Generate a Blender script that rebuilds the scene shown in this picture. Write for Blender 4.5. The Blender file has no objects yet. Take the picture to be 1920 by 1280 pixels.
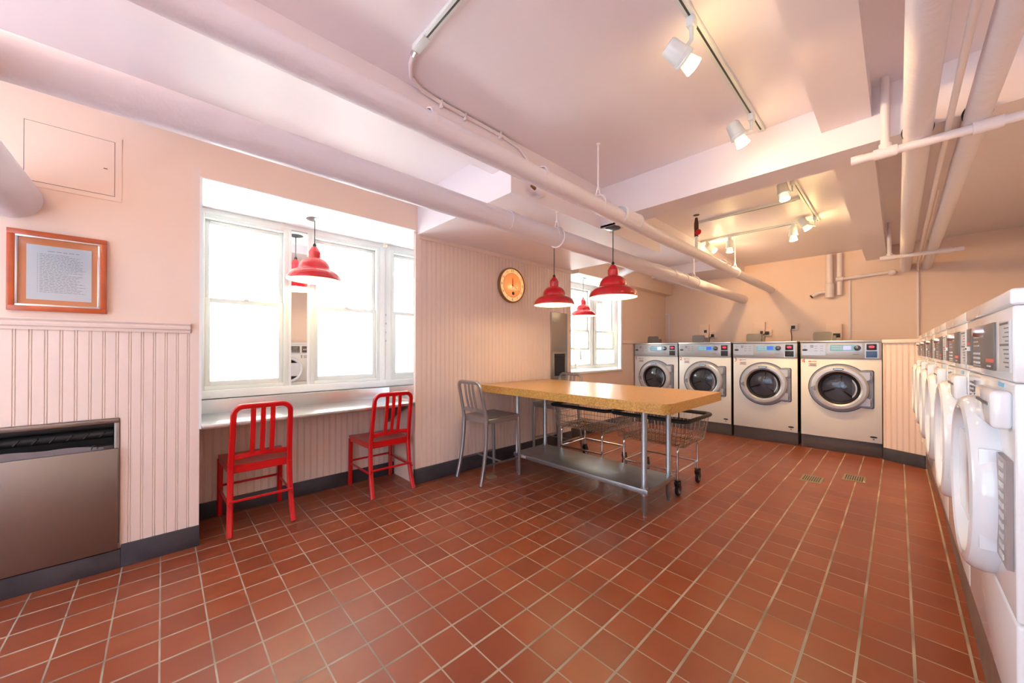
import bpy, bmesh, math, random
from mathutils import Vector, Matrix
random.seed(7)
PI = math.pi
S = bpy.context.scene
C = S.collection

# ------------------------------------------------------------------ camera
cd = bpy.data.cameras.new('camera')
cam = bpy.data.objects.new('camera', cd)
C.objects.link(cam)
YAW = math.radians(46.42)
cam.location = (0, 0, 1.24)
cam.rotation_euler = (PI / 2 + 0.0057, 0, YAW)
cd.sensor_fit = 'HORIZONTAL'
cd.sensor_width = 36
cd.lens = 688.69 / 1920 * 36
cd.shift_y = (651.63 - 640) / 1920
cd.clip_start = 0.03
S.camera = cam

# ------------------------------------------------------------------ world, view, large lights
w = bpy.data.worlds.new('daylight')
S.world = w
w.use_nodes = True
bg = w.node_tree.nodes['Background']
bg.inputs[0].default_value = (0.62, 0.79, 1.0, 1)
bg.inputs[1].default_value = 3.3
S.view_settings.view_transform = 'Standard'
S.view_settings.look = 'None'
S.view_settings.exposure = 0.50
S.view_settings.gamma = 1
S.view_settings.use_curve_mapping = False


def lamp(name, kind, loc, energy, color, size=0.1, direction=None, spot=None, size_y=None):
    l = bpy.data.lights.new(name, kind)
    l.energy = energy
    l.color = color
    if kind == 'AREA':
        l.size = size
        if size_y:
            l.shape = 'RECTANGLE'
            l.size_y = size_y
    else:
        l.shadow_soft_size = size
    if kind == 'SPOT' and spot:
        l.spot_size = math.radians(spot)
        l.spot_blend = 0.6
    o = bpy.data.objects.new(name, l)
    C.objects.link(o)
    o.location = loc
    if direction is not None:
        o.rotation_euler = Vector(direction).to_track_quat('-Z', 'Y').to_euler()
    return o


def portal(loc, d, sx, sy):
    o = lamp('daylight_portal', 'AREA', loc, 1, (1, 1, 1), sx, d, None, sy)
    o.data.cycles.is_portal = True
    return o


WARM = (1.0, 0.60, 0.25)
SOFT = (1.0, 0.86, 0.74)
portal((-3.80, 0.94, 1.63), (1, 0, 0), 1.35, 1.45)
portal((-3.80, 4.80, 1.6), (1, 0, 0), 1.35, 1.45)
portal((-1.3, -1.99, 1.5), (0, 1, 0), 3.2, 1.9)  # unseen opening behind the camera, added for fill daylight
sun = bpy.data.lights.new('sun', 'SUN')
sun.energy = 420
sun.angle = 0.02
sun.color = (1.0, 0.97, 0.92)
so = bpy.data.objects.new('sun', sun)
C.objects.link(so)
so.rotation_euler = Vector((-0.10, 0.05, -1)).to_track_quat('-Z', 'Y').to_euler()

# ------------------------------------------------------------------ materials
def mat(name, col, rough=0.5, metal=0.0, bump=0.0, bscale=60, emit=None, estr=0, spec=0.5, coat=0.0, var=0.0, vscale=3, alpha=None, trans=0.0):
    m = bpy.data.materials.new(name)
    m.use_nodes = True
    nt = m.node_tree
    b = nt.nodes['Principled BSDF']
    b.inputs['Base Color'].default_value = (*col, 1)
    b.inputs['Roughness'].default_value = rough
    b.inputs['Metallic'].default_value = metal
    b.inputs['Specular IOR Level'].default_value = spec
    b.inputs['Coat Weight'].default_value = coat
    b.inputs['Coat Roughness'].default_value = 0.08
    b.inputs['Transmission Weight'].default_value = trans
    if emit:
        b.inputs['Emission Color'].default_value = (*emit, 1)
        b.inputs['Emission Strength'].default_value = estr
    if bump or var:
        tc = nt.nodes.new('ShaderNodeTexCoord')
        if bump:
            n = nt.nodes.new('ShaderNodeTexNoise')
            n.inputs['Scale'].default_value = bscale
            n.inputs['Detail'].default_value = 4
            nt.links.new(tc.outputs['Object'], n.inputs['Vector'])
            bp = nt.nodes.new('ShaderNodeBump')
            bp.inputs['Strength'].default_value = bump
            bp.inputs['Distance'].default_value = 0.01
            nt.links.new(n.outputs['Fac'], bp.inputs['Height'])
            nt.links.new(bp.outputs['Normal'], b.inputs['Normal'])
        if var:
            n = nt.nodes.new('ShaderNodeTexNoise')
            n.inputs['Scale'].default_value = vscale
            n.inputs['Detail'].default_value = 5
            nt.links.new(tc.outputs['Object'], n.inputs['Vector'])
            r = nt.nodes.new('ShaderNodeValToRGB')
            r.color_ramp.elements[0].position = 0.3
            r.color_ramp.elements[1].position = 0.7
            r.color_ramp.elements[0].color = (*[c * (1 - var) for c in col], 1)
            r.color_ramp.elements[1].color = (*[min(1, c * (1 + var)) for c in col], 1)
            nt.links.new(n.outputs['Fac'], r.inputs['Fac'])
            nt.links.new(r.outputs['Color'], b.inputs['Base Color'])
    return m


def s2l(*c):
    return tuple(((x / 255) / 12.92 if x / 255 <= 0.04045 else ((x / 255 + 0.055) / 1.055) ** 2.4) for x in c)


M = {}
M['wall'] = mat('pink_wall_paint', s2l(242, 214, 196), 0.5, bump=0.06, bscale=35)
M['bead'] = mat('pink_beadboard_paint', s2l(240, 218, 206), 0.38, bump=0.02, bscale=80)
M['ceil'] = mat('pink_ceiling_paint', s2l(246, 236, 242), 0.42, bump=0.10, bscale=14)
M['pipe'] = mat('pale_pink_pipe_paint', s2l(238, 232, 242), 0.42, bump=0.6, bscale=16)
M['conduit'] = mat('pale_pink_conduit_paint', s2l(242, 230, 232), 0.4, bump=0.2, bscale=60)
M['white'] = mat('white_gloss_paint', s2l(244, 246, 247), 0.3)
M['sash'] = mat('white_vinyl_sash', s2l(232, 236, 234), 0.35)
M['steel'] = mat('brushed_steel', (0.62, 0.64, 0.66), 0.28, 1.0, bump=0.03, bscale=120)
M['stool'] = mat('brushed_aluminium', (0.40, 0.40, 0.41), 0.34, 0.9, bump=0.03, bscale=160)
M['shelf'] = mat('galvanised_shelf', (0.38, 0.41, 0.42), 0.35, 0.85, var=0.12, vscale=6)
M['tleg'] = mat('satin_steel_leg', (0.42, 0.44, 0.47), 0.38, 0.9)
M['dsteel'] = mat('dark_brushed_steel', (0.30, 0.28, 0.27), 0.36, 1.0)
M['chrome'] = mat('chrome', (0.75, 0.75, 0.75), 0.12, 1.0)
M['wire'] = mat('chrome_wire', (0.66, 0.64, 0.62), 0.2, 1.0)
M['red'] = mat('red_powder_coat', s2l(192, 4, 12), 0.28, coat=0.3)
M['redlamp'] = mat('red_enamel', s2l(186, 0, 20), 0.14, coat=0.6)
M['inner'] = mat('white_enamel_inside', s2l(250, 240, 205), 0.4)
M['black'] = mat('black_plastic', (0.012, 0.012, 0.014), 0.4)
M['cord'] = mat('black_cord', (0.01, 0.01, 0.01), 0.5)
M['rubber'] = mat('black_foam_rubber', (0.012, 0.011, 0.011), 0.55)
M['base'] = mat('dark_slate_baseboard', s2l(62, 60, 66), 0.5, bump=0.1, bscale=90, var=0.25, vscale=9)
M['plinth'] = mat('brown_plinth', s2l(112, 88, 78), 0.55, bump=0.2, bscale=40, var=0.15, vscale=12)
M['washbase'] = mat('grey_machine_plinth', s2l(84, 76, 78), 0.5)
M['enamel'] = mat('cream_washer_enamel', s2l(232, 234, 234), 0.26, coat=0.3)
M['wgrey'] = mat('silver_washer_panel', s2l(172, 176, 184), 0.3, 0.35)
M['wside'] = mat('dark_washer_side', s2l(70, 64, 62), 0.4, 0.3)
M['ring'] = mat('grey_door_ring', s2l(186, 188, 196), 0.3, 0.25)
M['recess'] = mat('bluegrey_door_recess', s2l(140, 146, 164), 0.4, 0.1)
M['gasket'] = mat('black_door_gasket', (0.01, 0.01, 0.012), 0.3)
M['drum'] = mat('drum_steel', (0.28, 0.25, 0.23), 0.22, 1.0)
M['glassdark'] = mat('door_glass', (0.02, 0.02, 0.02), 0.04, spec=0.9, coat=1.0)
M['blue'] = mat('light_blue_label', s2l(120, 180, 216), 0.4)
M['lcd'] = mat('lcd_blue', s2l(40, 80, 190), 0.2, emit=s2l(60, 110, 220), estr=0.35)
M['lcdw'] = mat('lcd_white', s2l(205, 225, 240), 0.2, emit=s2l(205, 225, 245), estr=0.5)
M['lcdl'] = mat('lcd_lilac', s2l(165, 170, 225), 0.2, emit=s2l(165, 170, 225), estr=0.35)
M['led'] = mat('red_led', (0.9, 0.02, 0.05), 0.3, emit=(1, 0.03, 0.06), estr=1.2)
M['bluedoor'] = mat('blue_coin_plate', s2l(60, 96, 150), 0.4)
M['redink'] = mat('red_ink', s2l(190, 30, 40), 0.5)
M['redlabel'] = mat('coral_label', s2l(222, 96, 84), 0.5)
M['ink'] = mat('grey_ink', s2l(110, 108, 110), 0.6)
M['darkink'] = mat('dark_ink', s2l(40, 40, 46), 0.6)
M['dryer'] = mat('white_machine_enamel', s2l(240, 242, 246), 0.14, coat=0.5)
M['dlabel'] = mat('pale_grey_label', s2l(205, 205, 206), 0.4)
M['dpanel'] = mat('dark_taupe_panel', s2l(96, 88, 84), 0.35)
M['table'] = mat('tan_laminate', s2l(212, 160, 92), 0.22, coat=0.25)
M['tedge'] = mat('mottled_tan_edge', s2l(196, 146, 66), 0.4)
M['wood'] = mat('orange_brown_wood', s2l(176, 74, 24), 0.35, coat=0.4, var=0.15, vscale=10)
M['orange'] = mat('orange_mat_board', s2l(232, 128, 70), 0.7)
M['paper'] = mat('white_paper', s2l(228, 218, 224), 0.6)
M['silver'] = mat('silver_fillet', (0.7, 0.7, 0.72), 0.25, 1.0)
M['glass'] = None
M['concrete'] = mat('pale_concrete', s2l(62, 66, 66), 0.8, bump=0.3, bscale=8, var=0.08, vscale=4)
M['render'] = mat('white_render', s2l(240, 240, 238), 0.8)
M['valve'] = mat('rusty_iron', s2l(84, 52, 40), 0.7)
M['brass'] = mat('dull_brass', s2l(150, 110, 70), 0.4, 0.7)
M['track'] = mat('white_track_metal', s2l(226, 230, 230), 0.35)
M['trackgap'] = mat('dark_track_slot', s2l(60, 62, 62), 0.5)
M['bulb'] = mat('lit_bulb', (1, 0.9, 0.7), 0.4, emit=(1, 0.86, 0.60), estr=14)
M['bulb2'] = mat('lit_pendant_bulb', (1, 0.9, 0.7), 0.4, emit=(1, 0.82, 0.48), estr=6)
M['clockface'] = mat('cream_clock_face', s2l(248, 212, 160), 0.3, emit=s2l(255, 200, 130), estr=0.35)
M['clockorange'] = mat('orange_clock_disc', s2l(240, 140, 66), 0.2, emit=s2l(255, 140, 60), estr=0.4, coat=0.8)
M['bag'] = mat('grey_plastic_liner', s2l(120, 112, 114), 0.25)
M['grout'] = mat('drain_metal', s2l(150, 140, 116), 0.5, 0.4)
M['sign'] = mat('blue_recycling_sign', s2l(30, 80, 170), 0.5)
M['taupe'] = mat('dispenser_steel', (0.42, 0.39, 0.35), 0.32, 0.9)


def facing_fac(nt):
    # reflectance rising towards grazing angles, the same from both sides of a pane
    lw = nt.nodes.new('ShaderNodeLayerWeight')
    lw.inputs['Blend'].default_value = 0.5
    p = nt.nodes.new('ShaderNodeMath')
    p.operation = 'POWER'
    p.inputs[1].default_value = 4.0
    nt.links.new(lw.outputs['Facing'], p.inputs[0])
    m = nt.nodes.new('ShaderNodeMath')
    m.operation = 'MULTIPLY_ADD'
    m.inputs[1].default_value = 0.8
    m.inputs[2].default_value = 0.05
    nt.links.new(p.outputs[0], m.inputs[0])
    return m


def glass_mat():
    m = bpy.data.materials.new('window_glass')
    m.use_nodes = True
    nt = m.node_tree
    nt.nodes.clear()
    o = nt.nodes.new('ShaderNodeOutputMaterial')
    mx = nt.nodes.new('ShaderNodeMixShader')
    t = nt.nodes.new('ShaderNodeBsdfTransparent')
    g = nt.nodes.new('ShaderNodeBsdfGlossy')
    g.inputs['Roughness'].default_value = 0.02
    f = facing_fac(nt)
    t.inputs['Color'].default_value = (0.93, 0.97, 0.97, 1)
    nt.links.new(f.outputs[0], mx.inputs[0])
    nt.links.new(t.outputs[0], mx.inputs[1])
    nt.links.new(g.outputs[0], mx.inputs[2])
    nt.links.new(mx.outputs[0], o.inputs[0])
    return m


M['glass'] = glass_mat()
M['mirror'] = mat('mirror_silver', (0.90, 0.92, 0.92), 0.01, 1.0)


def tile_mat():
    m = bpy.data.materials.new('quarry_tile_floor')
    m.use_nodes = True
    nt = m.node_tree
    N = nt.nodes
    L = nt.links
    b = N['Principled BSDF']
    tc = N.new('ShaderNodeTexCoord')
    sp = N.new('ShaderNodeSeparateXYZ')
    L.new(tc.outputs['Object'], sp.inputs[0])

    def mth(op, a, bb=None):
        n = N.new('ShaderNodeMath')
        n.operation = op
        for i, x in enumerate((a, bb)):
            if x is None:
                continue
            if isinstance(x, (int, float)):
                n.inputs[i].default_value = x
            else:
                L.new(x, n.inputs[i])
        return n.outputs[0]

    T = 0.1589
    u = mth('DIVIDE', mth('ADD', sp.outputs[0], 1.0725 + 40 * T), T)
    v = mth('DIVIDE', mth('SUBTRACT', sp.outputs[1], 1.1085 - 40 * T), T)
    fu = mth('FRACT', u)
    fv = mth('FRACT', v)
    du = mth('ABSOLUTE', mth('SUBTRACT', mth('FRACT', mth('ADD', fu, 0.5)), 0.5))
    dv = mth('ABSOLUTE', mth('SUBTRACT', mth('FRACT', mth('ADD', fv, 0.5)), 0.5))
    gu = mth('LESS_THAN', du, 0.030)
    gv = mth('LESS_THAN', dv, 0.019)
    g = mth('MAXIMUM', gu, gv)
    cu = mth('FLOOR', u)
    cv = mth('FLOOR', v)
    cb = N.new('ShaderNodeCombineXYZ')
    L.new(cu, cb.inputs[0])
    L.new(cv, cb.inputs[1])
    wn = N.new('ShaderNodeTexWhiteNoise')
    wn.noise_dimensions = '2D'
    L.new(cb.outputs[0], wn.inputs['Vector'])
    r = N.new('ShaderNodeValToRGB')
    e = r.color_ramp.elements
    e[0].color = (*s2l(120, 58, 36), 1)
    e[1].color = (*s2l(146, 78, 46), 1)
    L.new(wn.outputs['Value'], r.inputs['Fac'])
    nz = N.new('ShaderNodeTexNoise')
    nz.inputs['Scale'].default_value = 9
    nz.inputs['Detail'].default_value = 6
    L.new(tc.outputs['Object'], nz.inputs['Vector'])
    mx = N.new('ShaderNodeMix')
    mx.data_type = 'RGBA'
    mx.inputs[6].default_value = (*s2l(128, 60, 36), 1)
    L.new(nz.outputs['Fac'], mx.inputs[0])
    L.new(r.outputs['Color'], mx.inputs[7])
    gr = N.new('ShaderNodeValToRGB')
    gr.color_ramp.elements[0].position = 0.35
    gr.color_ramp.elements[0].color = (*s2l(128, 116, 102), 1)
    gr.color_ramp.elements[1].position = 0.65
    gr.color_ramp.elements[1].color = (*s2l(172, 160, 142), 1)
    n2 = N.new('ShaderNodeTexNoise')
    n2.inputs['Scale'].default_value = 3.5
    L.new(tc.outputs['Object'], n2.inputs['Vector'])
    L.new(n2.outputs['Fac'], gr.inputs['Fac'])
    m2 = N.new('ShaderNodeMix')
    m2.data_type = 'RGBA'
    L.new(g, m2.inputs[0])
    L.new(mx.outputs[2], m2.inputs[6])
    L.new(gr.outputs['Color'], m2.inputs[7])
    L.new(m2.outputs[2], b.inputs['Base Color'])
    rr = mth('ADD', mth('MULTIPLY', g, 0.4), mth('ADD', mth('MULTIPLY', nz.outputs['Fac'], 0.12), 0.26))
    L.new(rr, b.inputs['Roughness'])
    b.inputs['Specular IOR Level'].default_value = 0.5
    h = mth('ADD', mth('MULTIPLY', g, -1.0), mth('MULTIPLY', nz.outputs['Fac'], 0.25))
    bp = N.new('ShaderNodeBump')
    bp.inputs['Strength'].default_value = 0.35
    bp.inputs['Distance'].default_value = 0.003
    L.new(h, bp.inputs['Height'])
    L.new(bp.outputs['Normal'], b.inputs['Normal'])
    return m


M['floor'] = tile_mat()


def brick_mat():
    m = bpy.data.materials.new('brick_facade')
    m.use_nodes = True
    nt = m.node_tree
    b = nt.nodes['Principled BSDF']
    tc = nt.nodes.new('ShaderNodeTexCoord')
    mp = nt.nodes.new('ShaderNodeMapping')
    mp.inputs['Rotation'].default_value = (PI / 2, 0, PI / 2)
    br = nt.nodes.new('ShaderNodeTexBrick')
    br.inputs['Scale'].default_value = 4.5
    br.inputs['Color1'].default_value = (*s2l(64, 52, 48), 1)
    br.inputs['Color2'].default_value = (*s2l(80, 68, 62), 1)
    br.inputs['Mortar'].default_value = (*s2l(112, 108, 104), 1)
    nt.links.new(tc.outputs['Object'], mp.inputs[0])
    nt.links.new(mp.outputs[0], br.inputs['Vector'])
    nt.links.new(br.outputs['Color'], b.inputs['Base Color'])
    b.inputs['Roughness'].default_value = 0.9
    return m


M['brick'] = brick_mat()


def speck_mat(name, c1, c2, rough, coat, scale):
    m = mat(name, c1, rough, coat=coat)
    nt = m.node_tree
    b = nt.nodes['Principled BSDF']
    tc = nt.nodes.new('ShaderNodeTexCoord')
    n = nt.nodes.new('ShaderNodeTexNoise')
    n.inputs['Scale'].default_value = scale
    n.inputs['Detail'].default_value = 3
    r = nt.nodes.new('ShaderNodeValToRGB')
    r.color_ramp.elements[0].position = 0.38
    r.color_ramp.elements[1].position = 0.62
    r.color_ramp.elements[0].color = (*c1, 1)
    r.color_ramp.elements[1].color = (*c2, 1)
    nt.links.new(tc.outputs['Object'], n.inputs['Vector'])
    nt.links.new(n.outputs['Fac'], r.inputs['Fac'])
    nt.links.new(r.outputs['Color'], b.inputs['Base Color'])
    return m


M['table'] = speck_mat('tan_laminate_top', s2l(196, 146, 86), s2l(210, 164, 104), 0.30, 0.0, 70)
M['tedge'] = speck_mat('mottled_tan_laminate_edge', s2l(174, 124, 54), s2l(204, 158, 80), 0.4, 0.0, 90)


# ------------------------------------------------------------------ mesh helpers
class MB:
    def __init__(self):
        self.bm = bmesh.new()

    def box(self, x0, x1, y0, y1, z0, z1, bev=0.0, seg=2, mtx=None):
        bm = self.bm
        vs = [bm.verts.new((x, y, z)) for x in (x0, x1) for y in (y0, y1) for z in (z0, z1)]
        f = []
        for q in ((0, 1, 3, 2), (4, 6, 7, 5), (0, 4, 5, 1), (2, 3, 7, 6), (0, 2, 6, 4), (1, 5, 7, 3)):
            f.append(bm.faces.new([vs[i] for i in q]))
        geo = vs
        if bev > 0:
            es = list({e for v in vs for e in v.link_edges})
            r = bmesh.ops.bevel(bm, geom=es, offset=bev, segments=seg, profile=0.5, affect='EDGES')
            geo = list({v for fc in r['faces'] for v in fc.verts})
        if mtx is not None:
            bmesh.ops.transform(bm, matrix=mtx, verts=list({v for v in geo}))
        return self

    def rings(self, rings, closed=True, cap=True):
        bm = self.bm
        R = [[bm.verts.new(p) for p in r] for r in rings]
        n = len(R[0])
        for a, b in zip(R, R[1:]):
            rng = range(n) if closed else range(n - 1)
            for i in rng:
                j = (i + 1) % n
                try:
                    bm.faces.new((a[i], a[j], b[j], b[i]))
                except ValueError:
                    pass
        if cap:
            for r, fl in ((R[0], True), (R[-1], False)):
                try:
                    bm.faces.new(list(reversed(r)) if fl else r)
                except ValueError:
                    pass
        return self

    def tube(self, pts, r, n=12, r2=None, closed=False, cap=True, up=None):
        """round (or oval r x r2) bar along a path"""
        pts = [Vector(p) for p in pts]
        rr = r if isinstance(r, (list, tuple)) else [r] * len(pts)
        rings = []
        prev = None
        m = len(pts)
        for i, p in enumerate(pts):
            if closed:
                d = pts[(i + 1) % m] - pts[i - 1]
            else:
                d = (pts[min(i + 1, m - 1)] - pts[max(i - 1, 0)])
            d.normalize()
            if prev is None:
                ref = Vector(up) if up is not None else (Vector((0, 0, 1)) if abs(d.z) < 0.9 else Vector((1, 0, 0)))
                a = (ref - d * ref.dot(d)).normalized()
            else:
                a = (prev - d * prev.dot(d)).normalized()
            prev = a
            b = d.cross(a)
            q2 = rr[i] if r2 is None else r2
            rings.append([p + a * (rr[i] * math.cos(2 * PI * k / n)) + b * (q2 * math.sin(2 * PI * k / n)) for k in range(n)])
        if closed:
            rings.append(rings[0])
            bm = self.bm
            R = [[bm.verts.new(q) for q in r_] for r_ in rings[:-1]]
            for i in range(m):
                A, B = R[i], R[(i + 1) % m]
                for k in range(n):
                    l = (k + 1) % n
                    bm.faces.new((A[k], A[l], B[l], B[k]))
            return self
        return self.rings(rings, True, cap)

    def bar(self, pts, wdt, thk, up=(0, 0, 1)):
        """rectangular bar with softened corners swept along a path; thk along `up`, wdt across"""
        pts = [Vector(p) for p in pts]
        rings = []
        m = len(pts)
        prev = None
        c = min(wdt, thk) * 0.25
        for i, p in enumerate(pts):
            d = (pts[min(i + 1, m - 1)] - pts[max(i - 1, 0)]).normalized()
            ref = Vector(up) if prev is None else prev
            a = (ref - d * ref.dot(d)).normalized()
            prev = a
            b = d.cross(a)
            h, g = thk / 2, wdt / 2
            prof = [(h, g - c), (h - c, g), (-h + c, g), (-h, g - c), (-h, -g + c), (-h + c, -g), (h - c, -g), (h, -g + c)]
            rings.append([p + a * s + b * t for s, t in prof])
        return self.rings(rings)

    def lathe(self, prof, c=(0, 0, 0), axis='Z', n=40, cap=False):
        rings = []
        for r, h in prof:
            ring = []
            for k in range(n):
                a = 2 * PI * k / n
                if axis == 'Z':
                    ring.append((c[0] + r * math.cos(a), c[1] + r * math.sin(a), c[2] + h))
                elif axis == 'Y':
                    ring.append((c[0] + r * math.cos(a), c[1] + h, c[2] + r * math.sin(a)))
                else:
                    ring.append((c[0] + h, c[1] + r * math.cos(a), c[2] + r * math.sin(a)))
            rings.append([Vector(p) for p in ring])
        return self.rings(rings, True, cap)

    def cyl(self, a, b, r, n=20, r2=None):
        return self.tube([a, b], [r, r if r2 is None else r2], n)

    def prism(self, outline, y0, y1, plane='XZ'):
        """closed outline extruded between y0 and y1 along the missing axis"""
        def P(p, h):
            if plane == 'XZ':
                return Vector((p[0], h, p[1]))
            if plane == 'XY':
                return Vector((p[0], p[1], h))
            return Vector((h, p[0], p[1]))
        return self.rings([[P(p, y0) for p in outline], [P(p, y1) for p in outline]])

    def build(self, name, m, parent=None, smooth=True, angle=35):
        bm = self.bm
        bmesh.ops.recalc_face_normals(bm, faces=bm.faces)
        me = bpy.data.meshes.new(name)
        bm.to_mesh(me)
        bm.free()
        me.materials.append(m)
        if smooth:
            for p in me.polygons:
                p.use_smooth = True
            me.set_sharp_from_angle(angle=math.radians(angle))
        o = bpy.data.objects.new(name, me)
        C.objects.link(o)
        if parent is not None:
            o.parent = parent
        return o


class PM:
    """every call builds its own part"""
    def __init__(self, name, m, parent):
        self.a = (name, m, parent)

    def lathe(self, *a, **k):
        MB().lathe(*a, **k).build(*self.a)


def tag(o, label, cat, group=None, kind=None):
    if label:
        o['label'] = label
    if cat:
        o['category'] = cat
    if group:
        o['group'] = group
    if kind:
        o['kind'] = kind
    return o


def struct(name, mb, m, label=None):
    o = mb.build(name, m, None, True, 30)
    o['kind'] = 'structure'
    if label:
        o['label'] = label
    return o


def thing(name, label, cat, loc=(0, 0, 0), rz=0, group=None):
    o = bpy.data.objects.new(name, None)
    o.empty_display_size = 0.1
    C.objects.link(o)
    o.location = loc
    o.rotation_euler = (0, 0, rz)
    return tag(o, label, cat, group)


def copy_tree(o, parent=None):
    c = o.copy()
    C.objects.link(c)
    c.parent = parent
    for ch in list(o.children):
        copy_tree(ch, c)
    return c


def dup(o, loc, rz, label, group=None):
    c = copy_tree(o)
    c.location = loc
    c.rotation_euler = (0, 0, rz)
    c['label'] = label
    if group:
        c['group'] = group
    return c


def text(name, s, m, parent, loc, rot, size, ext=0.0006, align='CENTER', sx=1.0):
    cu = bpy.data.curves.new(name, 'FONT')
    cu.body = s
    cu.size = size
    cu.extrude = ext
    cu.align_x = align
    cu.align_y = 'CENTER'
    cu.resolution_u = 3
    t = bpy.data.objects.new(name, cu)
    C.objects.link(t)
    dg = bpy.context.evaluated_depsgraph_get()
    me = bpy.data.meshes.new_from_object(t.evaluated_get(dg))
    bpy.data.objects.remove(t)
    bpy.data.curves.remove(cu)
    me.materials.clear()
    me.materials.append(m)
    o = bpy.data.objects.new(name, me)
    C.objects.link(o)
    o.location = loc
    o.rotation_euler = rot
    o.scale = (sx, 1, 1)
    if parent is not None:
        o.parent = parent
    return o


def rrect(x0, x1, z0, z1, r, n=5):
    pts = []
    for cx, cz, a0 in ((x1 - r, z1 - r, 0), (x0 + r, z1 - r, 90), (x0 + r, z0 + r, 180), (x1 - r, z0 + r, 270)):
        for k in range(n + 1):
            a = math.radians(a0 + 90 * k / n)
            pts.append((cx + r * math.cos(a), cz + r * math.sin(a)))
    return pts


def arc(c, r, a0, a1, n=8):
    return [(c[0] + r * math.cos(math.radians(a0 + (a1 - a0) * k / n)), c[1] + r * math.sin(math.radians(a0 + (a1 - a0) * k / n))) for k in range(n + 1)]


def bead_profile(a, b, face, depth=0.010, pitch=0.0508, off=0.017):
    """(t, d) points across a beadboard panel: pairs of small grooves"""
    pts = [(a, face)]
    k = math.ceil((a - off) / pitch)
    while True:
        t = off + k * pitch
        if t > b - 0.012:
            break
        for s in (-0.0045, 0.0045):
            q = t + s
            if q - 0.003 > pts[-1][0]:
                pts += [(q - 0.0026, face), (q, face - 0.0045), (q + 0.0026, face)]
        k += 1
    pts.append((b, face))
    return pts


def bead_wall(mb, y0, y1, z0, z1, X, off=0.017):
    """beadboard facing +X at X"""
    pr = bead_profile(y0, y1, 0, off=off)
    bm = mb.bm
    lo = [bm.verts.new((X + d, t, z0)) for t, d in pr]
    hi = [bm.verts.new((X + d, t, z1)) for t, d in pr]
    for i in range(len(pr) - 1):
        bm.faces.new((lo[i], lo[i + 1], hi[i + 1], hi[i]))
    b0 = [bm.verts.new((X - 0.03, t, z)) for t, z in ((y0, z0), (y1, z0), (y1, z1), (y0, z1))]
    bm.faces.new(b0)
    bm.faces.new((lo[0], hi[0], b0[3], b0[0]))
    bm.faces.new((lo[-1], b0[1], b0[2], hi[-1]))
    bm.faces.new([hi[i] for i in range(len(pr))] + [b0[2], b0[3]])
    bm.faces.new([lo[i] for i in range(len(pr))][::-1] + [b0[0], b0[1]])


# ------------------------------------------------------------------ room shell
XW = -3.07          # main left wall
XR = -3.52          # wall under the counter
XG = -3.70          # window plane
YB = -2.0           # back of the room, behind the camera
YF = 7.22           # far wall
ZC = 2.67
XF = -3.17          # left wall beyond the second window
struct('floor', MB().box(-3.9, 1.2, YB - 0.1, YF + 0.1, -0.1, 0), M['floor'])
struct('ceiling', MB().box(-3.9, 1.3, YB - 0.1, YF + 0.1, ZC, ZC + 0.12), M['ceil'])
struct('wall_far', MB().box(-3.4, 1.3, YF, YF + 0.12, 0, ZC), M['wall'])
struct('wall_right', MB().box(1.05, 1.17, YB, YF, 0, ZC), M['wall'])
wb = MB()  # unseen wall, its opening sized to let fill daylight in
wb.box(-3.9, -2.9, YB - 0.12, YB, 0, ZC)
wb.box(0.3, 1.05, YB - 0.12, YB, 0, ZC)
wb.box(-2.9, 0.3, YB - 0.12, YB, 2.45, ZC)
wb.box(-2.9, 0.3, YB - 0.12, YB, 0, 0.55)
struct('wall_back', wb, M['wall'])

A0, A1 = 0.172, 1.69      # first alcove
B0, B1 = 4.12, 5.50       # second alcove
ZA = 2.347
ww = MB()
ww.box(-3.25, XW, YB, A0, 1.35, ZC)
ww.box(-3.25, XW - 0.012, YB, -1.0, 0, 1.36)
ww.box(-3.25, XW - 0.012, -0.18, A0, 0, 1.36)
ww.box(-3.25, XW - 0.012, -1.0, -0.18, 0.85, 1.36)
ww.box(-3.25, XW - 0.012, -1.0, -0.18, 0, 0.14)
ww.box(-3.8, XW, A0, A1, ZA, ZC)
ww.box(-3.8, -3.25, YB, A0 - 0.0, 0, ZC)
ww.box(-3.8, XW - 0.012, A1 + 0.001, 4.03, 0, 2.33)
ww.box(-3.8, XW, A1 + 0.001, 4.03, 2.33, ZC)
ww.box(-3.8, XF, 4.03, B0, 0, ZC)
ww.box(-3.8, XF, B0, B1, 2.36, ZC)
ww.box(-3.8, XF, B0, B1, 0, 0.90)
ww.box(-3.8, XF, B1, YF, 0, ZC)
ww.box(-3.8, XR - 0.01, A0, A1, 0, 0.70)
ww.box(-3.8, XG, A0, A1, 0.70, 0.87)
struct('wall_left', ww, M['wall'])

bw = MB()
bead_wall(bw, YB, -1.02, 0.12, 1.355, XW)
bead_wall(bw, -1.02, -0.172, 0.855, 1.355, XW)
bead_wall(bw, -0.172, A0 - 0.038, 0.12, 1.355, XW)
bw.box(XW - 0.02, XW + 0.002, A0 - 0.038, A0, 0.12, 2.40)
struct('wall_panel_near', bw, M['bead'])
bw = MB()
bead_wall(bw, A1 + 0.036, 4.03, 0.12, 2.30, XW, off=0.03)
bw.box(XW - 0.03, XW + 0.002, A1, A1 + 0.036, 0.12, 2.31)
struct('wall_panel_middle', bw, M['bead'])
bw = MB()
bead_wall(bw, A0 + 0.002, A1 - 0.002, 0.10, 0.72, XR + 0.006, off=0.02)
struct('wall_panel_counter', bw, M['bead'])
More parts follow.
